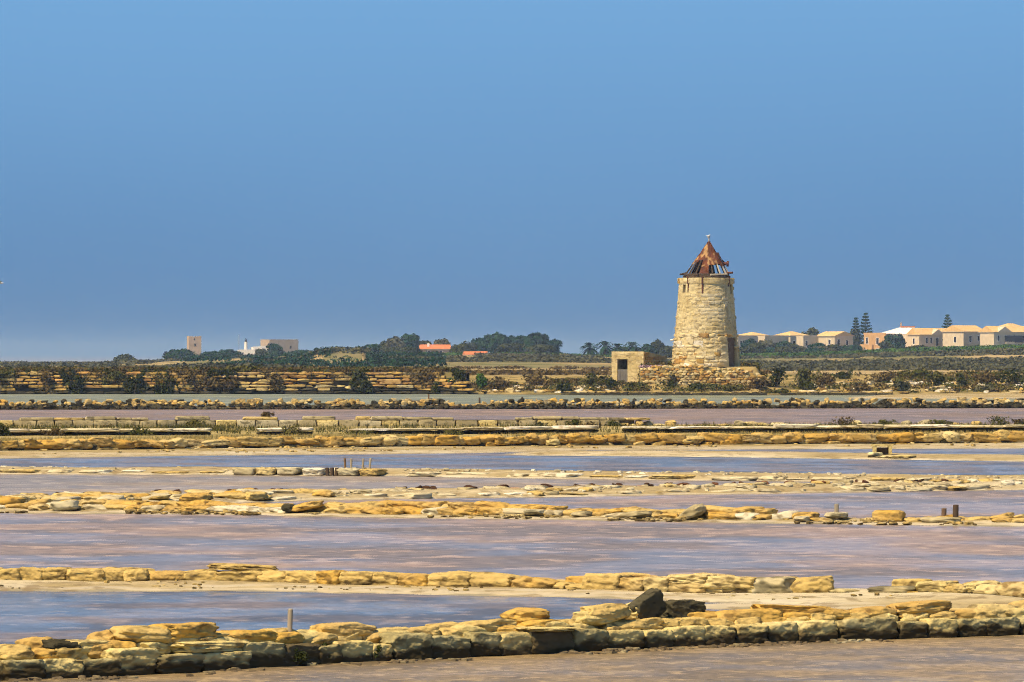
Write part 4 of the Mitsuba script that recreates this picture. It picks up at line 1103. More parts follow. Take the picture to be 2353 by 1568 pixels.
# creepers hanging over the face of the retaining wall, in ragged curtains
def creeper(bsdf, thr, n, seed, label):
    ms = []
    while len(ms) < n:
        X, z = GR.uniform(-260, 1056), 2.25 - abs(GR.normal()) * 0.8
        if z > 0.45 and meshkit.fbm(np.array([X / 62.0, z * 0.3, seed]), 3, seed) + (z - 1.3) * 0.09 > thr + 0.09 * float(ease(560, 680, X)):
            q = SHORE.at(X, 0.02 + 0.28 * z + GR.uniform(-0.1, 0.1))
            ms.append((q[0], q[1], z, 0.28, 0.14, 0.26))
    struct('wall_creeper', leaves(GR, ms, n * 14, 0.11), bsdf, smooth=False, kind='stuff', label=label)


creeper('leaf_brown', 0.56, 900, 3, 'brown creepers hanging in curtains over the retaining wall')
creeper('leaf_dark', 0.60, 650, 8, 'dark green creepers hanging in curtains over the retaining wall')
# bushes along the retaining wall
for (a0, a1, t, b, o, m, l) in [(-30, 70, 846, 872, 0.6, 'leaf_olive', 'olive bush spilling over the left end of the retaining wall'),
                               (152, 208, 851, 906, 0.1, 'leaf_dark', 'tall dark bush covering the retaining wall from top to water, nearest the left end'),
                               (70, 140, 850, 878, 0.4, 'leaf_brown', 'brown creeping bush on top of the retaining wall, left of the tall dark bush'),
                               (228, 300, 848, 880, 0.4, 'leaf_olive', 'olive bush draped on the retaining wall just right of the tall dark bush'),
                               (282, 338, 856, 906, 0.0, 'leaf_dark', 'dark bush hanging down to the water at the second gap in the golden courses'),
                               (352, 412, 860, 902, 0.0, 'leaf_dark', 'ragged dark bush low on the retaining wall beside the water'),
                               (420, 500, 852, 880, 0.4, 'leaf_brown', 'brown trailing bush on the retaining wall left of the domed green bush'),
                               (516, 602, 836, 866, 1.5, 'leaf_olive', 'domed green bush standing above the middle of the retaining wall'),
                               (486, 560, 866, 896, 0.1, 'leaf_brown', 'dry brown bush clinging to the wall face below the domed green bush'),
                               (600, 680, 850, 876, 0.5, 'leaf_brown', 'dry bush on the wall top right of the domed green bush'),
                               (788, 872, 846, 872, 0.8, 'leaf_dark', 'broad dark crown of the big bush splitting the retaining wall'),
                               (806, 866, 864, 908, -0.1, 'leaf_dark', 'dark hanging skirt of the big bush where the retaining wall is split'),
                               (742, 776, 848, 860, 1.0, 'leaf_olive', 'small green tuft on the wall top left of the big splitting bush'),
                               (960, 1030, 845, 866, 6.0, 'leaf_olive', 'low green bush on the wall top near its right end')]:
    d = float(SHORE.at((a0 + a1) / 2, o)[1])
    shrub(l, a0, a1, t, b, d, m, 'bush', 520, category='bush', size=0.16, depth=0.5)
# bushes on the rough bank between wall and hut
for (a0, a1, t, b, o, m, l) in [(1016, 1070, 868, 898, 2.0, 'leaf_green', 'bright green bush at the right end of the retaining wall'),
                               (985, 1020, 876, 904, 0.4, 'leaf_dark', 'small dark bush at the foot of the retaining wall near its right end'),
                               (1088, 1122, 858, 884, 6.0, 'leaf_green', 'second bright green bush on the rough bank'),
                               (1120, 1180, 862, 886, 5.0, 'leaf_brown', 'reddish brown bush in the middle of the rough bank'),
                               (1190, 1270, 858, 878, 9.0, 'leaf_brown', 'wide brown bush on the crest of the rough bank'),
                               (1282, 1322, 878, 906, 1.0, 'leaf_dark', 'round dark bush at the waterline halfway to the hut'),
                               (1330, 1392, 856, 880, 8.0, 'leaf_olive', 'olive bush on the bank just left of the hut'),
                               (1384, 1420, 868, 890, 4.5, 'leaf_dark', 'dark bush against the left corner of the hut'),
                               (1448, 1500, 878, 896, 3.6, 'leaf_olive', 'low olive bush under the right corner of the hut'),
                               (1526, 1560, 872, 898, 4.2, 'leaf_dark', 'dark bush at the upright stub below the terrace wall'),
                               (1566, 1640, 880, 902, 3.5, 'leaf_dark', 'long dark bush in the middle of the terrace foot'),
                               (1640, 1720, 886, 904, 2.5, 'leaf_olive', 'olive bush at the right of the terrace foot'),
                               (1716, 1770, 868, 900, 4.0, 'leaf_brown', 'brown bush hiding the right end of the terrace wall')]:
    d = float(SHORE.at((a0 + a1) / 2, o)[1])
    shrub(l, a0, a1, t, b, d, m, 'bush', 420, category='bush', size=0.14, depth=0.6)
# right bank
rb_ = [(1762, 1812, 842, 876, 12, 'leaf_dark', 'tall dark bush just right of the terrace wall'), (1800, 1890, 846, 872, 20, 'leaf_olive', 'broad olive bush on the right bank beside the dark one'), (1880, 1930, 862, 884, 12, 'leaf_brown', 'brown bush between two olive bushes on the right bank'),
       (1912, 1962, 850, 864, 40, 'leaf_dark', 'small dark bush at the pale sandy clearing of the right bank'), (1985, 2070, 852, 872, 30, 'leaf_brown', 'brown bush right of the sandy clearing'), (2060, 2140, 848, 870, 40, 'leaf_olive', 'olive bush behind the right bank near the hotel'),
       (2055, 2090, 874, 900, 6, 'leaf_grey', 'grey round bush low on the right bank near the water'), (2196, 2222, 856, 886, 14, 'leaf_dark', 'narrow black bush standing upright on the right bank'), (2130, 2190, 858, 882, 18, 'leaf_olive', 'olive bush left of the narrow black bush'),
       (2230, 2300, 856, 878, 22, 'leaf_brown', 'brown bush right of the narrow black bush'), (2285, 2380, 846, 878, 20, 'leaf_dark', 'big dark bush at the right edge of the bank'), (1830, 1880, 876, 896, 5, 'leaf_olive', 'low olive bush near the water right of the windmill'),
       (1950, 2010, 880, 898, 5, 'leaf_brown', 'low brown bush near the water below the sandy clearing'), (2240, 2300, 884, 902, 5, 'leaf_grey', 'low grey bush near the water toward the right edge')]
for (a0, a1, t, b, o, m, l) in rb_:
    d = float(SHORE.at((a0 + a1) / 2, o)[1])
    shrub(l, a0, a1, t, b, d, m, 'bush', 460, category='bush', size=0.15, depth=0.6)
# shrubs among the block wall and ledge
for (a0, a1, t, b, L, o, m, l) in [(-14, 24, 972, 1008, LH, -1.0, 'leaf_dark', 'dark shrub at the left end of the slab ledge'), (428, 480, 962, 992, LI, -1.0, 'leaf_olive', 'olive shrub growing against the block wall left of centre'), (648, 690, 974, 1006, LH, -0.6, 'leaf_olive', 'round olive shrub breaking the slab ledge'),
                                  (290, 350, 980, 1004, LH, -0.5, 'leaf_olive', 'flat olive shrub on the slab ledge left of the round one'), (1210, 1262, 968, 998, LI, -2.0, 'leaf_grey', 'grey shrub hiding the block wall near its right end'), (1296, 1340, 964, 984, LI, -1.0, 'leaf_olive', 'small olive shrub on the last standing cap stones'),
                                  (1334, 1386, 966, 1000, LH, 2.0, 'leaf_brown', 'brown shrub at the broken end of the block wall'), (1380, 1450, 966, 990, LI, -1.0, 'leaf_dark', 'dark spreading shrub where the block wall ends'), (1896, 1982, 954, 998, LI, -3.0, 'leaf_brown', 'tall dry brown shrub rising above the pond edge, right of centre'),
                                  (2000, 2058, 964, 986, LI, -1.0, 'leaf_olive', 'olive shrub just right of the tall dry brown shrub'), (2136, 2196, 964, 982, LI, -1.0, 'leaf_olive', 'low olive shrub midway to the right edge'), (2262, 2330, 954, 990, LI, -2.0, 'leaf_olive', 'green shrub near the right edge above the slab ledge'),
                                  (2320, 2370, 962, 980, LI, -1.0, 'leaf_brown', 'small brown shrub at the right edge above the slab ledge'), (590, 630, 946, 962, LI, 0.6, 'leaf_brown', 'thin dry tuft on top of the block wall'), (780, 880, 986, 1010, LH, -3.0, 'leaf_olive', 'long flat olive shrub below the slab ledge'), (1010, 1080, 988, 1006, LH, -3.0, 'leaf_olive', 'flat olive shrub below the ledge near the middle'), (96, 150, 984, 1004, LH, -1.0, 'leaf_brown', 'brown shrub before the ledge at far left'), (700, 760, 1000, 1012, LH, -8.0, 'leaf_brown', 'low brown tuft on the grassy bank'), (230, 270, 974, 990, LI, -2.0, 'leaf_brown', 'small brown shrub at the foot of the block wall')]:
    d = float(L.at((a0 + a1) / 2, o)[1])
    shrub(l, a0, a1, t, b, d, m, 'shrub', 520, size=0.05, depth=0.8)
# weeds in the joints of the nearest wall
for (a0, a1, t, b, l) in [(640, 712, 1484, 1524, 'dark weed patch hanging in the joints of the nearest wall below the post'), (738, 762, 1474, 1526, 'narrow black weed strand in a joint of the nearest wall'), (850, 886, 1478, 1512, 'small black weed strand in the nearest wall left of centre')]:
    d = float(LA.at((a0 + a1) / 2, -0.03)[1])
    shrub(l, a0, a1, t, b, d, 'leaf_dark', 'weed', 500, category='weed', size=0.013, depth=0.12)

# ground cover: tufts and scrub that nobody could count
def scatter(name, n, bsdf, where, hgt, wid, blades, size, label):
    ms = []
    P = where(n)
    for (x, y, z) in P:
        s = GR.uniform(0.55, 1.3)
        h, w = hgt * s, wid * s
        ms.append((x, y, z + h * 0.4, w, w * 0.8, h * 0.6))
    struct(name, leaves(GR, ms, n * blades, size, 0.3), bsdf, smooth=False, kind='stuff', label=label)


def strewn(X0, X1, o0, o1, line=SHORE, keep=None):
    def f(n):
        out = []
        while len(out) < n:
            X, o = GR.uniform(X0, X1), GR.uniform(o0, o1)
            p = line.at(X, o)
            if keep is None or keep(X, o, p):
                out.append((p[0], p[1], float(land_z(p[0], p[1]))))
        return out
    return f


scatter('wall_scrub', 800, 'leaf_brown', strewn(-300, 1060, 1.0, 8), 0.36, 0.5, 26, 0.13, 'dry brown scrub along the top of the retaining wall')
scatter('wall_scrub', 400, 'leaf_olive', strewn(-300, 1060, 1.0, 9), 0.42, 0.55, 26, 0.13, 'olive scrub along the top of the retaining wall')
clear = lambda X, o, p: not (1400 < X < 1545 and o > 5) and not (1470 < X < 1800 and o > 5)
scatter('bank_scrub', 420, 'leaf_olive', strewn(1050, 1800, 1.2, 26, keep=clear), 0.42, 0.5, 26, 0.11, 'olive scrub on the rough bank around the hut and terrace')
scatter('bank_scrub', 320, 'leaf_brown', strewn(1050, 1800, 1.2, 26, keep=clear), 0.4, 0.5, 26, 0.11, 'brown scrub on the rough bank around the hut and terrace')
scatter('bank_scrub', 330, 'leaf_olive', strewn(1800, 2700, 3, 70), 0.42, 0.7, 26, 0.13, 'olive scrub on the right bank')
scatter('bank_scrub', 270, 'leaf_brown', strewn(1800, 2700, 3, 70), 0.4, 0.7, 26, 0.13, 'brown scrub on the right bank')
BS = Masonry(thing('bank_rubble', 'pale fallen stones strewn over the bank left and right of the windmill', 'stones'))
for _ in range(300):
    X = rg.choice([rg.uniform(1060, 1400), rg.uniform(1800, 2360), rg.uniform(1100, 1330)])
    o = rg.uniform(0.6, 30) if X > 1800 else rg.uniform(0.8, 7)
    q = SHORE.at(X, o)
    z = float(land_z(q[0], q[1]))
    w_ = rg.uniform(0.4, 1.1) if X < 1800 else rg.uniform(0.8, 2.6)
    BS.add('rubble', rg.randrange(99), rg.choice(['masonry_pale', 'limewash', 'masonry_gold']), (q[0], q[1], z + 0.08), (w_, 0.5, rg.uniform(0.16, 0.32)), 0, rg.uniform(-0.1, 0.1), rg.uniform(0, 3))
BS.emit()
for k_, l_ in ((BS.key, 'pale fallen stones strewn over the bank left and right of the windmill'), (Q.key, 'dark rusty algae covered lumps strung along the crest of the low salt dike')):
    labels[k_] = {'label': l_, 'kind': 'stuff'}


def blades(n, X0, X1, o0, o1, line, h, zf):
    X, o = GR.uniform(X0, X1, n), GR.uniform(o0, o1, n)
    k = meshkit.noise(np.stack([X / 60, o / 3, X * 0], -1), 3) > 0.42
    X, o = X[k], o[k]
    p = line.at(X) + (line.at(X, 1.0) - line.at(X)) * o[:, None]
    z = np.interp(o, *zf)
    a = GR.uniform(0, np.pi, len(X))
    L = h * GR.uniform(0.5, 1.3, len(X))
    w = 0.02
    c, s = np.cos(a) * w, np.sin(a) * w
    base = np.c_[p, z]
    tip = base + np.c_[GR.normal(0, 0.25, len(X)) * L, GR.normal(0, 0.25, len(X)) * L, L]
    v = np.stack([base - np.c_[c, s, c * 0 + 0.03], base + np.c_[c, s, c * 0 - 0.03], tip], 1).reshape(-1, 3)
    return trimesh.Trimesh(v, np.arange(len(v)).reshape(-1, 3), process=False)


struct('dry_grass_tufts', blades(20000, -300, 2700, 1.0, 13, LG, 0.14, ([0, 2, 7, 14, 23], [0.2, 0.27, 0.28, 0.2, 0.02])), 'straw', smooth=False, kind='stuff', label='straw coloured grass on the bank behind the golden rocks')
struct('dry_grass_tufts', blades(14000, -300, 2700, 0.4, 20, LH, 0.22, ([0, 20], [0.04, 0.09])), 'leaf_olive', smooth=False, kind='stuff', label='olive saltwort between the ledge and the block wall')

bl_ = struct_ = numbered('flower_patch')
say(bl_, 'patch of pale purple flowers on the terrace between hut and windmill', kind='stuff')
q = SHORE.at(1500, 6.8)
scene[bl_] = mikit.ply(leaves(GR, [(q[0] + dx, q[1] + 0.2, 2.62, 0.5, 0.4, 0.16) for dx in (-0.7, -0.1, 0.5, 1.0)], 500, 0.06), 'blossom')


def sX(x, y):
    return XC + x / y * F


def far_scrub(n, X0, X1, d0, d1, thr=0.45, fq=0.02, seed=2):
    def f(n_):
        out = []
        while len(out) < n_:
            d = math.exp(GR.uniform(math.log(d0), math.log(d1)))
            X = GR.uniform(X0, X1)
            x = bear(X, d)
            if meshkit.noise(np.array([x * fq, d * fq * 0.5, 0.3]), seed) > thr:
                out.append((x, d, float(land_z(x, d))))
        return out
    return f


scatter('hill_scrub', 1500, 'leaf_grey', far_scrub(0, 300, 1750, 720, 1420, 0.58), 0.7, 1.5, 18, 0.36, 'grey green scrub over the far slope')
scatter('hill_scrub', 330, 'leaf_pine', far_scrub(0, 420, 1010, 800, 1420, 0.60, 0.03, 6), 1.0, 2.0, 24, 0.4, 'darker scrub clumps over the far slope')
scatter('hill_scrub', 2300, 'leaf_grey', far_scrub(0, 1700, 2700, 560, 1200, 0.40), 0.6, 1.5, 18, 0.36, 'grey green scrub below the hotel')
scatter('hill_scrub', 900, 'leaf_grey', far_scrub(0, -350, 330, 700, 2600, 0.4), 0.6, 2.2, 16, 0.5, 'grey scrub on the flat land at far left')
def pebbles(name, line, o0, o1, n, bsdf, size, zf, label, X0=-300, X1=2650):
    ms = []
    for _ in range(n):
        X, o = GR.uniform(X0, X1), GR.uniform(o0, o1)
        q = line.at(X, o)
        if meshkit.noise(np.array([q[0] / 0.9, q[1] / 0.9, 2.0]), 9) < 0.45:
            continue
        m = SHAPES['rubble'][int(GR.integers(12))].copy()
        k = size * GR.uniform(0.5, 1.6)
        m.apply_transform(place((q[0], q[1], float(np.interp(o, *zf)) + k * 0.1), (k * GR.uniform(1, 1.8), k, k * GR.uniform(0.4, 0.8)), 0, 0, GR.uniform(0, 3)))
        ms.append(m)
    struct(name, cat(ms), bsdf, smooth=False, kind='stuff', label=label)


pebbles('pebbles', SB, 0.3, 2.4, 420, 'stone_tan', 0.035, ([0, 1.6, 2.4], [0.02, 0.05, 0.09]), 'small stones on the shore of the second wall')
pebbles('pebbles', LC, -0.7, 0.4, 900, 'stone_tan', 0.08, ([-0.7, 0, 0.5], [0.01, 0.04, 0.09]), 'small stones on the salt crust of the yellow rock row')
pebbles('pebbles', LD, 0.1, 3.2, 700, 'stone_salt', 0.08, ([0, 0.5, 1.6, 3.2], [0.02, 0.09, 0.13, 0.1]), 'small salt crusted stones on the low dike')
pebbles('pebbles', LE, 0.2, 3.6, 450, 'stone_salt', 0.08, ([0, 0.5, 2, 3.6], [0.02, 0.1, 0.13, 0.1]), 'small stones on the dike of four posts')
pebbles('pebbles', SG, 3, 12, 700, 'stone_tan', 0.10, ([0, 2, 6, 12], [0.01, 0.03, 0.06, 0.08]), 'small stones on the tan shore below the golden rocks')
pebbles('pebbles', LA, -0.45, -0.1, 500, 'stone_grey', 0.05, ([-0.5, 0], [-0.01, 0.0]), 'small stones at the foot of the nearest wall')
scatter('vineyard', 1500, 'leaf_green', far_scrub(0, 900, 1420, 1330, 1400, 0.1), 0.7, 1.6, 18, 0.36, 'bright green vineyard strip along the far crest')
scatter('hill_scrub', 700, 'leaf_brown', far_scrub(0, 1000, 1760, 540, 800, 0.45, 0.03, 4), 0.4, 1.1, 16, 0.26, 'dry brown scrub on the flat land behind the rough bank')
scatter('vineyard', 2200, 'leaf_green', far_scrub(0, 1690, 2700, 1180, 1390, 0.12), 0.8, 2.0, 18, 0.45, 'green field below the hotel')

# trees on the far hill
TR = [(262, 312, 812, 1300, 'dome', 'leaf_dark', 'lone round dark tree at the left foot of the far hill'), (370, 456, 801, 1500, 'dome', 'leaf_pine', 'wide flat topped tree in front of the ruined tower'), (455, 516, 806, 1480, 'dome', 'leaf_pine', 'low spreading tree right of the ruined tower'),
      (490, 556, 801, 1500, 'dome', 'leaf_pine', 'spreading tree just left of the white buildings'), (590, 616, 800, 1560, 'round', 'leaf_dark', 'small dark tree among the white buildings'), (613, 654, 790, 1540, 'round', 'leaf_pine', 'round dark tree in front of the ruined fort'), (655, 728, 803, 1500, 'dome', 'leaf_pine', 'low domed tree right of the ruined fort'),
      (722, 800, 805, 1450, 'dome', 'leaf_dark', 'long low tree on the hill crest above the sandy face'), (790, 860, 803, 1450, 'dome', 'leaf_dark', 'low spreading tree above the right end of the sandy face'), (834, 872, 790, 1420, 'round', 'leaf_pine', 'first tree left of the red roofed house'), (868, 905, 783, 1440, 'round', 'leaf_dark', 'dark tree left of the tall one at the red roofed house'),
      (888, 930, 772, 1430, 'round', 'leaf_grey', 'grey green tall tree left of the red roofed house'), (918, 966, 768, 1440, 'round', 'leaf_pine', 'tallest tree beside the red roofed house'), (960, 990, 782, 1460, 'round', 'leaf_dark', 'small tree behind the left end of the red roof'), (994, 1040, 776, 1470, 'round', 'leaf_grey', 'grey green domed tree behind the red roofed house'),
      (1034, 1066, 792, 1440, 'round', 'leaf_dark', 'small dark tree at the right end of the red roof'), (918, 966, 795, 1340, 'round', 'leaf_dark', 'dark rounded tree standing in front of the left house wall'), (868, 925, 797, 1390, 'round', 'leaf_dark', 'leafy tree below the grey green tall tree'),
      (1048, 1092, 783, 1430, 'round', 'leaf_dark', 'leftmost tree of the big dark grove'), (1080, 1126, 775, 1440, 'round', 'leaf_pine', 'second tree of the big dark grove from the left'), (1114, 1172, 762, 1420, 'round', 'leaf_pine', 'tall tree with a peaked top in the big dark grove'), (1160, 1222, 768, 1430, 'round', 'leaf_pine', 'middle tree of the big dark grove'),
      (1206, 1264, 764, 1420, 'round', 'leaf_pine', 'tall round tree right of the middle of the big dark grove'), (1244, 1290, 780, 1430, 'round', 'leaf_pine', 'rightmost tree of the big dark grove'), (1130, 1200, 790, 1400, 'round', 'leaf_dark', 'lower front tree on the left of the big dark grove'), (1200, 1280, 790, 1400, 'round', 'leaf_dark', 'lower front tree on the right of the big dark grove'),
      (1400, 1444, 797, 1405, 'round', 'leaf_dark', 'low dark tree between the palms behind the hut roof'), (1436, 1476, 795, 1405, 'round', 'leaf_pine', 'bushy dark tree under the fourth palm'), (1468, 1508, 790, 1400, 'round', 'leaf_pine', 'low dark tree behind the hut'), (1494, 1530, 781, 1420, 'round', 'leaf_dark', 'tall dark tree between hut and windmill'), (1516, 1556, 793, 1400, 'round', 'leaf_dark', 'dark tree touching the left side of the windmill')]
for i, (a0, a1, t, d, fo, m, l) in enumerate(TR):
    tree(l, a0 - 5, a1 + 5, t, d, m, n=2000, group=None, form=fo, trunk=0.12 if fo == 'dome' else 0.05)


def palm(label, X, yt, d, r, group):
    key = thing('palm_tree', label, 'palm', group)
    x = bear(X, d)
    zg, z1 = float(land_z(x, d)), zat(yt, d)
    hub = np.array([x, d, z1 - r * 0.45])
    part(key, 'trunk', tube([(x, d, zg - 0.2), (x + 0.1, d, (zg + hub[2]) / 2), hub], [0.34, 0.26, 0.28], 8), 'bark')
    ms = []
    for k in range(60):
        a = GR.uniform(0, 2 * np.pi)
        e = GR.uniform(-0.8, 1.3)
        g = []
        for t in np.linspace(0, 1, 6):
            c = hub + r * np.array([math.cos(a) * math.cos(e) * t, math.sin(a) * math.cos(e) * t, math.sin(e) * t - 0.55 * t * t])
            s = np.array([-math.sin(a), math.cos(a), 0]) * 0.26 * math.sin(math.pi * (0.12 + 0.88 * t)) * (r / 2.2)
            g.append([c - s - [0, 0, 0.12 * t], c, c + s - [0, 0, 0.12 * t]])
        ms.append(strip(np.array(g)))
    part(key, 'crown', cat(ms), 'leaf_pine')


for i, (X, yt, r) in enumerate([(1355, 786, 2.2), (1390, 782, 2.4), (1418, 788, 2.0), (1452, 784, 2.2)]):
    palm(('palm standing leftmost and clear against the sky', 'second palm from the left, beside the leftmost', 'third palm, half hidden by the hut roof', 'fourth palm, above the right part of the hut roof')[i], X, yt, 1400, r * 1.55, 'palms behind the hut')


def araucaria(label, X, yt, d, w):
    key = thing('norfolk_pine', label, 'tree', 'tiered pines behind the hotel')
    x = bear(X, d)
    zg, z1 = float(land_z(x, d)), zat(yt, d)
    part(key, 'trunk', tube([(x, d, zg - 0.2), (x, d, z1)], [0.28, 0.05], 7), 'bark')
    ms = []
    nt = 11
    for k in range(nt):
        f = k / (nt - 1)
        z = zg + (z1 - zg) * (0.22 + 0.76 * f)
        L = w / 2 * (1 - f) ** 0.8 + 0.25
        for q in range(6):
            a = q / 6 * 2 * np.pi + k * 0.5 + GR.uniform(-0.2, 0.2)
            for t in np.linspace(0.25, 1, 6):
                ms.append((x + math.cos(a) * L * t, d + math.sin(a) * L * t, z + 0.25 * L * t * t, 0.5, 0.5, 0.24))
    part(key, 'crown', leaves(GR, ms, 2600, 0.3), 'leaf_pine')


araucaria('tallest tiered pine behind the hotel, right of the shorter one', 1989, 720, 1620, 5.8)
araucaria('shorter tiered pine left of the tallest one behind the hotel', 1967, 731, 1620, 3.6)
araucaria('lone tiered pine rising behind the gabled hotel wing', 2177, 724, 1640, 5.2)
for (a0, a1, t, d, m, l) in [(1842, 1880, 751, 1600, 'leaf_dark', 'domed tree peeping over the second hotel roof'), (1950, 1976, 752, 1610, 'leaf_dark', 'small tree at the foot of the two tiered pines'), (2022, 2086, 766, 1440, 'leaf_pine', 'conical dark tree covering the corner of the orange hotel block'), (2020, 2052, 784, 1430, 'leaf_dark', 'small bushy tree in front of the orange hotel block'),
                             (1700, 1742, 776, 1430, 'leaf_pine', 'tree touching the right side of the windmill tower'), (1736, 1782, 779, 1440, 'leaf_grey', 'grey green tree below the first hotel roof'), (1776, 1822, 776, 1440, 'leaf_pine', 'tree between the first and second hotel roofs'), (1818, 1858, 786, 1430, 'leaf_grey', 'grey green tree below the second hotel roof'), (1852, 1900, 780, 1440, 'leaf_pine', 'tree right of the second hotel roof'),
                             (1890, 1935, 782, 1430, 'leaf_dark', 'tree at the left corner of the third hotel house'), (1928, 1985, 792, 1410, 'leaf_pine', 'low tree in front of the third hotel house'), (2080, 2126, 793, 1420, 'leaf_dark', 'low tree in front of the grey hotel front'), (2130, 2190, 801, 1410, 'leaf_dark', 'low tree below the gabled hotel wing'), (2180, 2240, 796, 1410, 'leaf_pine', 'low tree right of the gabled hotel wing'),
                             (2224, 2290, 796, 1410, 'leaf_dark', 'bushy tree below the cream hotel house'), (2280, 2352, 796, 1400, 'leaf_pine', 'bushy tree below the hotel balcony'), (2338, 2390, 744, 1640, 'leaf_pine', 'tree crown at the right edge above the last roof'), (1796, 1842, 782, 1425, 'leaf_dark', 'slim tree overlapping the left wall of the second hotel house'), (1868, 1924, 788, 1420, 'leaf_grey', 'grey green tree left of the third house window'), (1716, 1766, 788, 1420, 'leaf_dark', 'tree in front of the first hotel house wall'), (1752, 1800, 790, 1415, 'leaf_pine', 'bushy tree at the right corner of the first hotel house'), (1700, 1760, 797, 1400, 'leaf_dark', 'low tree at the foot of the windmill door side'), (1770, 1830, 797, 1405, 'leaf_dark', 'low dark tree under the tree between the hotel roofs'), (1840, 1900, 799, 1400, 'leaf_pine', 'low dark tree left of the third hotel house')]:
    t = t + 8 if (a0 > 1745 and a1 < 1940 and 775 < t < 793) else t
    tree(l, a0 - 4, a1 + 4, t, d, m, n=1500, form='tall' if 'conical' in l else 'round', trunk=0.12, group=None)

# ------------------------------------------------------------------ buildings
def frame_of(X, d, ang):
    M = rot(0, 0, ang)
    M[:3, 3] = [bear(X, d), d, 0]
    return M


def window(key, M, u, z, w, h, side='front', wd=0, dp=0, bsdf='render_white'):
    """frame proud of the wall, dark pane set inside it; u along the wall from its left end"""
    t = 0.12
    if side == 'front':
        fr = [box(u - w / 2 - t, u - w / 2, -0.06, 0.05, z - h / 2 - t, z + h / 2 + t), box(u + w / 2, u + w / 2 + t, -0.06, 0.05, z - h / 2 - t, z + h / 2 + t), box(u - w / 2, u + w / 2, -0.06, 0.05, z + h / 2, z + h / 2 + t), box(u - w / 2, u + w / 2, -0.1, 0.05, z - h / 2 - t, z - h / 2)]
        pn = box(u - w / 2, u + w / 2, -0.025, 0.03, z - h / 2, z + h / 2)
    else:
        fr = [box(-0.06, 0.05, u - w / 2 - t, u - w / 2, z - h / 2 - t, z + h / 2 + t), box(-0.06, 0.05, u + w / 2, u + w / 2 + t, z - h / 2 - t, z + h / 2 + t), box(-0.06, 0.05, u - w / 2, u + w / 2, z + h / 2, z + h / 2 + t), box(-0.1, 0.05, u - w / 2, u + w / 2, z - h / 2 - t, z - h / 2)]
        pn = box(-0.025, 0.03, u - w / 2, u + w / 2, z - h / 2, z + h / 2)
    k = part(key, 'window', mikit.ply(cat(fr), bsdf), bsdf, M=M)
    part(k, 'pane', mikit.ply(pn, 'window_dark'), 'window_dark', M=M)


def house(label, X0, d, w, dp, ye, ang, wall='render_cream', roof='hip', tile='tile_sand', rise=1.5, wins=(), name='hotel_house', over=0.45, group=None, cat_='house', zg=None):
    """X0 sights the front left corner; ye the eaves"""
    key = thing(name, label, cat_, group)
    M = frame_of(X0, d, ang)
    z1 = zat(ye, d)
    z0 = float(land_z(bear(X0, d), d)) - 1.0 if zg is None else zg
    part(key, 'wall', mikit.ply(box(0, w, 0, dp, z0, z1), wall), wall, M=M)
    o = over
    if roof == 'flat':
        part(key, 'roof', mikit.ply(cat([box(-0.12, w + 0.12, -0.12, dp + 0.12, z1 + 0.003, z1 + 0.28), box(-0.12, w + 0.12, -0.12, 0.15, z1 + 0.28, z1 + 0.5)]), wall), wall, M=M)
    else:
        if roof == 'hip':
            k = min(w, dp) / 2 + o
            v = [(-o, -o, 0), (w + o, -o, 0), (w + o, dp + o, 0), (-o, dp + o, 0)]
            if w >= dp:
                v += [(-o + k, dp / 2, rise), (w + o - k, dp / 2, rise)]
                f = [(0, 1, 5), (0, 5, 4), (1, 2, 5), (2, 3, 4), (2, 4, 5), (3, 0, 4)]
            else:
                v += [(w / 2, -o + k, rise), (w / 2, dp + o - k, rise)]
                f = [(0, 1, 4), (1, 2, 5), (1, 5, 4), (2, 3, 5), (3, 0, 4), (3, 4, 5)]
        elif roof == 'gable_front':
            v = [(-o, -o, 0), (w + o, -o, 0), (w + o, dp + o, 0), (-o, dp + o, 0), (w / 2, -o, rise), (w / 2, dp + o, rise)]
            f = [(0, 1, 4), (1, 2, 5), (1, 5, 4), (2, 3, 5), (3, 0, 4), (3, 4, 5)]
        else:
            v = [(-o, -o, 0), (w + o, -o, 0), (w + o, dp + o, 0), (-o, dp + o, 0), (-o, dp / 2, rise), (w + o, dp / 2, rise)]
            f = [(0, 1, 5), (0, 5, 4), (1, 2, 5), (2, 3, 4), (2, 4, 5), (3, 0, 4)]
        f += [(0, 3, 2), (0, 2, 1)]
        rm = trimesh.Trimesh(np.array(v, float) + [0, 0, z1 + 0.12], f, process=False)
        rk = part(key, 'roof', mikit.ply(rm, tile), tile, M=M)
        part(rk, 'eaves', mikit.ply(box(-o + 0.02, w + o - 0.02, -o + 0.02, dp + o - 0.02, z1 + 0.003, z1 + 0.117), wall), wall, M=M)
    for wn in wins:
        window(key, M, *wn)
    return key, M, z1


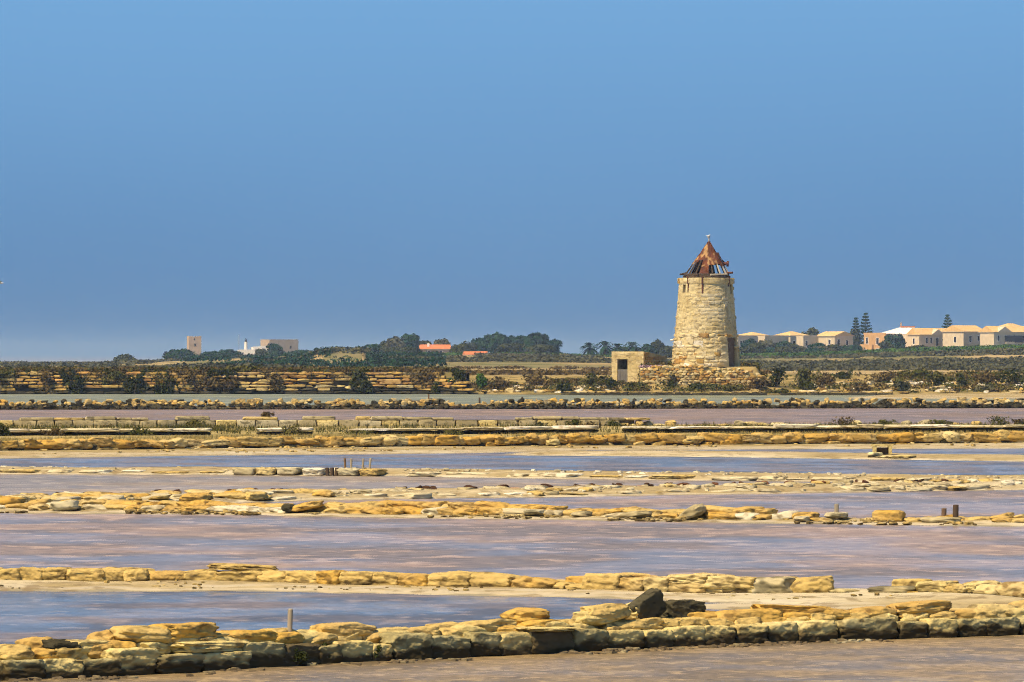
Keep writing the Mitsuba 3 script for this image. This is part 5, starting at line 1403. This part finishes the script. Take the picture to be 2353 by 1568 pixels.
AN = math.radians(42)
house('first hotel house, right of the windmill, under a pale sand tiled roof', 1728, 1500, 7.2, 7.0, 772, AN, roof='hip', rise=1.1, wins=[(1.6, 8.9, 0.9, 1.3), (4.6, 8.9, 0.9, 1.3), (1.8, 9.2, 0.9, 1.2, 'left')])
house('second hotel house under a sand tiled roof with a tree behind it', 1816, 1500, 8.0, 7.0, 772, AN, roof='hip', rise=1.3, wins=[(1.6, 8.9, 0.9, 1.3), (5.0, 8.9, 1.0, 1.3), (1.8, 9.2, 0.9, 1.2, 'left')])
house('third hotel house with a sand tiled roof and two windows beside the orange block', 1918, 1490, 8.0, 7.5, 773, AN, roof='gable_front', rise=1.4, wins=[(1.7, 9.2, 1.1, 1.7), (5.4, 9.0, 0.9, 1.5), (2.2, 9.2, 0.9, 1.4, 'left')])
house('flat roofed orange hotel block in full sun', 1985, 1480, 6.8, 8.6, 769, math.radians(-20), wall='render_orange', roof='flat', wins=[(1.0, 9.6, 0.6, 1.9), (4.3, 9.4, 0.8, 1.9), (4.3, 6.4, 0.8, 1.6), (1.8, 5.6, 1.0, 1.0)])
house('hotel terrace block in front of the orange one', 1977, 1474, 3.6, 2.2, 795, math.radians(-20), wall='render_orange', roof='flat', wins=[(1.6, 6.3, 0.7, 1.2)], zg=4.0)
for X0_, w_, l_ in ((1696, 6.4, 'grey hotel link wing between the windmill and the first hotel house'), (1758, 10.2, 'grey hotel link wing between the first and second hotel houses'), (1846, 11.0, 'grey hotel link wing between the second and third hotel houses')):
    house(l_, X0_, 1491, w_, 3.0, 774.5, AN, wall='render_cream', roof='flat', name='hotel_link', wins=[(1.3, 8.8, 0.9, 1.5), (w_ - 1.6, 8.8, 0.9, 1.5)])
hk = thing('white_canopy', 'broad white low pitched canopy roof behind the orange hotel block', 'roof')
dC = 1530
cx0, cx1, cz = bear(2018, dC), bear(2112, dC), zat(768, dC)
cm = trimesh.Trimesh([(cx0, dC, cz), (cx1, dC, cz), (cx1, dC + 9, cz), (cx0, dC + 9, cz), (cx0 + 7.2, dC + 3, cz + 2.1), (cx1 - 1.2, dC + 3, cz + 2.1), (cx1 - 1.2, dC + 6, cz + 2.1), (cx0 + 7.2, dC + 6, cz + 2.1)],
                     [(0, 1, 5), (0, 5, 4), (1, 2, 6), (1, 6, 5), (2, 3, 7), (2, 7, 6), (3, 0, 4), (3, 4, 7), (4, 5, 6), (4, 6, 7), (0, 2, 1), (0, 3, 2)], process=False)
part(hk, 'roof', cm, 'render_white')
part(hk, 'wall', box(cx0 + 1, cx1 - 0.3, dC + 0.6, dC + 8, 5.0, cz - 0.01), 'render_cream')
part(hk, 'cap', box(cx0 + 7.3, cx1 - 1.0, dC + 2.8, dC + 6.2, cz + 2.11, cz + 2.5), 'tile_red')
part(hk, 'chimney', box(cx0 + 7.2, cx0 + 7.7, dC + 3.4, dC + 3.9, cz + 2.51, cz + 3.6), 'old_wall')
house('grey fronted hotel link with one tall window left of the gabled wing', 2086, 1475, 4.2, 6.5, 771, AN, roof='flat', wins=[(2.3, 9.2, 0.8, 2.0)])
k_, M_, z_ = house('gabled hotel wing with a row of dark windows under a sand tiled roof', 2112, 1470, 16.4, 5.2, 770, math.radians(36), roof='side', rise=2.0, wins=[(3.0, 9.6, 0.75, 1.7), (4.8, 9.6, 0.75, 1.7), (7.2, 9.2, 1.0, 2.4), (9.2, 9.7, 0.5, 0.9), (12.2, 9.6, 0.9, 1.9), (2.4, 9.4, 0.8, 1.7, 'left')])
gz_ = z_
gm = trimesh.Trimesh([(4.4, -0.5, gz_), (10.2, -0.5, gz_), (7.3, -0.5, gz_ + 1.75), (4.4, 2.6, gz_), (10.2, 2.6, gz_), (7.3, 2.6, gz_ + 1.75)], [(0, 1, 2), (3, 5, 4), (0, 2, 5), (0, 5, 3), (1, 4, 5), (1, 5, 2), (0, 3, 4), (0, 4, 1)], process=False)
part(k_, 'gable', mikit.ply(gm, 'render_cream'), 'render_cream', M=M_)
house('cream hotel house with a sunlit side right of the gabled wing', 2214, 1462, 9.6, 8.5, 763, AN, roof='side', rise=1.9, wins=[(3.0, 10.0, 1.0, 1.8), (6.6, 10.2, 0.7, 1.4), (3.4, 9.8, 0.9, 1.7, 'left')])
k_, M_, z_ = house('last hotel house at the right edge with a dark balcony', 2284, 1450, 14.0, 6.5, 764, math.radians(34), roof='side', rise=1.8, wins=[(1.8, 10.2, 0.7, 1.6)])
gm2 = gm.copy()
gm2.apply_translation([-3.4, 0, z_ - gz_])
part(k_, 'gable', mikit.ply(gm2, 'render_cream'), 'render_cream', M=M_)
bk = part(k_, 'balcony', mikit.ply(box(4.2, 13.8, -0.3, 0.02, z_ - 3.0, z_ - 1.0), 'window_dark'), 'window_dark', M=M_)  # balcony front is a box in the dark window colour
part(bk, 'parapet', mikit.ply(box(4.2, 7.4, -0.6, -0.32, z_ - 3.9, z_ - 2.8), 'render_cream'), 'render_cream', M=M_)
house('sliver of a further sand roof above the last hotel house', 2318, 1640, 7.0, 5.0, 752, AN, roof='hip', rise=1.2)

# villa and ruins on the far hill
k_, M_, z_ = house('long villa with an orange red tiled roof among the far trees', 944, 1450, 11.8, 6.0, 803, math.radians(8), wall='old_wall', tile='tile_red', roof='side', rise=1.3, name='villa', wins=[(2.2, 5.6, 0.8, 1.1), (5.4, 5.9, 0.7, 1.1), (9.0, 5.9, 0.7, 1.1)])
for X, yt in [(984, 789)]:
    part(k_, 'chimney', box(bear(X, 1452) - 0.35, bear(X, 1452) + 0.35, 1452, 1452.7, z_ + 0.6, zat(yt, 1452)), 'render_white')
for i, (X, w_, yt) in enumerate([(935, 1.1, 782), (885, 0.8, 790)]):
    kk = thing('white_turret', ('small white turret poking through the trees left of the villa roof', 'smaller pale turret among the trees further left of the villa')[i], 'turret')
    part(kk, 'wall', box(bear(X, 1446) - w_ / 2, bear(X, 1446) + w_ / 2, 1446, 1446 + w_, 4, zat(yt, 1446)), 'render_white')
    part(kk, 'cap', box(bear(X, 1446) - w_ / 2 - 0.15, bear(X, 1446) + w_ / 2 + 0.15, 1445.85, 1446.15 + w_, zat(yt, 1446) + 0.003, zat(yt, 1446) + 0.25), 'render_white')
house('low outbuilding showing only its bright red roof below the big grove', 1072, 1322, 5.6, 4.0, 816.5, math.radians(10), wall='old_wall', tile='tile_red', roof='side', rise=0.95, name='outbuilding', cat_='outbuilding')


def ruin(label, X0, X1, yt, d, dp, ang, name, notch, rise, wins=()):
    key = thing(name, label, 'ruin')
    w = (X1 - X0) / F * d
    M = frame_of(X0, d, ang)
    z0, z1 = float(land_z(bear(X0, d), d)) - 1, zat(yt, d)
    n = 14
    top = [z1 - notch * abs(GR.normal()) for _ in range(n)]
    walls = m3.Manifold.cube([w, dp, z1 - z0]).translate([0, 0, z0]) - m3.Manifold.cube([w - 1.2, dp - 1.2, z1]).translate([0.6, 0.6, z0 + 1])
    for i in range(n):
        walls = walls - m3.Manifold.cube([w / n + 0.01, dp * 3, 4]).translate([w / n * i, -dp, top[i]])
    for (u, z, ww, hh) in wins:
        walls = walls - m3.Manifold.cube([ww, 2, hh]).translate([u - ww / 2, -1, z])
    part(key, 'wall', mikit.ply(walls, 'old_wall'), 'old_wall', M=M)
    for (u, z, ww, hh) in wins:
        part(key, 'window', mikit.ply(box(u - ww / 2, u + ww / 2, 0.3, 0.4, z, z + hh), 'window_dark'), 'window_dark', M=M)
    return key


ruin('tall narrow ruined tower rising above the trees at far left', 434, 463, 772, 2000, 4.2, math.radians(15), 'ruined_tower', 0.35, 0, [(2.7, 9.5, 0.9, 1.2), (2.4, 12.0, 0.7, 0.8)])
ruin('broad square ruined fort with a notched top behind the white buildings', 619, 692, 780, 2000, 9.0, math.radians(27), 'ruined_fort', 0.12, 0, [(3.6, 9.6, 0.8, 1.0), (9.6, 8.6, 0.9, 1.2)])
# white buildings
for i, (a0, a1, t, l) in enumerate([(550, 584, 806, 'low white house left of the small white minaret'), (582, 598, 799, 'taller white house right of the small white minaret'), (600, 616, 797, 'white house tucked beside the round tree at the fort')]):
    house(l, a0, 1700 + 6 * i, (a1 - a0) / F * 1700 / math.cos(0.2), 5.0, t + 1, math.radians(12), wall='render_white', roof='flat', name='white_house', wins=[(1.2, zat(t + 7, 1700), 0.6, 0.8)])
kk = thing('white_belfry', 'slender white tower with a dark cap among the far white houses', 'tower')
bx, bd = bear(565, 1702), 1702
part(kk, 'shaft', tube([(bx, bd, 4), (bx, bd, zat(786, bd))], [0.65, 0.55], 10), 'render_white', smooth=40)
part(kk, 'cap', tube([(bx, bd, zat(786, bd)), (bx, bd, zat(783, bd)), (bx, bd, zat(778, bd))], [0.42, 0.36, 0.05], 8), 'window_dark')
kk = thing('radio_mast', 'thin faint radio mast left of the slender white tower', 'mast')
mx_, md = bear(549, 1690), 1690
part(kk, 'pole', tube([(mx_, md, 4), (mx_, md, zat(768, md))], [0.10, 0.05], 6), 'grey_metal')
for yy in (772, 778, 784):
    part(kk, 'crossbar', box(mx_ - 0.4, mx_ + 0.4, md - 0.16, md - 0.11, zat(yy, md) - 0.04, zat(yy, md) + 0.04), 'grey_metal')

# gull at the left edge of the sky
gk = thing('gull', 'small pale gull flying low over the pans at the far left edge of the sky', 'gull')
gd = 300.0
gx, gz0 = bear(1, gd), zat(651, gd)
part(gk, 'body', tube([(gx - 0.18, gd, gz0), (gx - 0.08, gd, gz0), (gx + 0.08, gd, gz0), (gx + 0.2, gd, gz0 + 0.01)], [0.015, 0.055, 0.05, 0.01], 8), 'white_paint', smooth=60)
for sgn in (-1, 1):
    g = [[(gx + 0.06 - abs(u) * 0.05, gd + sgn * abs(u), gz0 + 0.03 + 0.10 * math.sin(abs(u) * 4)), (gx - 0.07 - abs(u) * 0.08, gd + sgn * abs(u), gz0 + 0.03 + 0.10 * math.sin(abs(u) * 4))] for u in np.linspace(0, 0.5, 6)]
    g = np.array(g)
    part(gk, 'wing', cat([strip(g), strip(g[:, ::-1] - [0, 0, 0.012])]), 'white_paint')

# ------------------------------------------------------------------ air
scene['haze_air'] = {'type': 'homogeneous', 'albedo': {'type': 'rgb', 'value': [0.93, 0.95, 0.97]}, 'sigma_t': {'type': 'rgb', 'value': [0.5e-4, 0.7e-4, 1.05e-4]}}
scene['clear_face'] = {'type': 'null'}
scene['haze'] = {'type': 'cube', 'to_world': T().translate([0, 2850, 11.5]).scale([2600, 2950, 13.0]), 'bsdf': {'type': 'ref', 'id': 'clear_face'}, 'interior': {'type': 'ref', 'id': 'haze_air'}}
say('haze', 'thin bluish sea haze over the whole plain', kind='stuff')
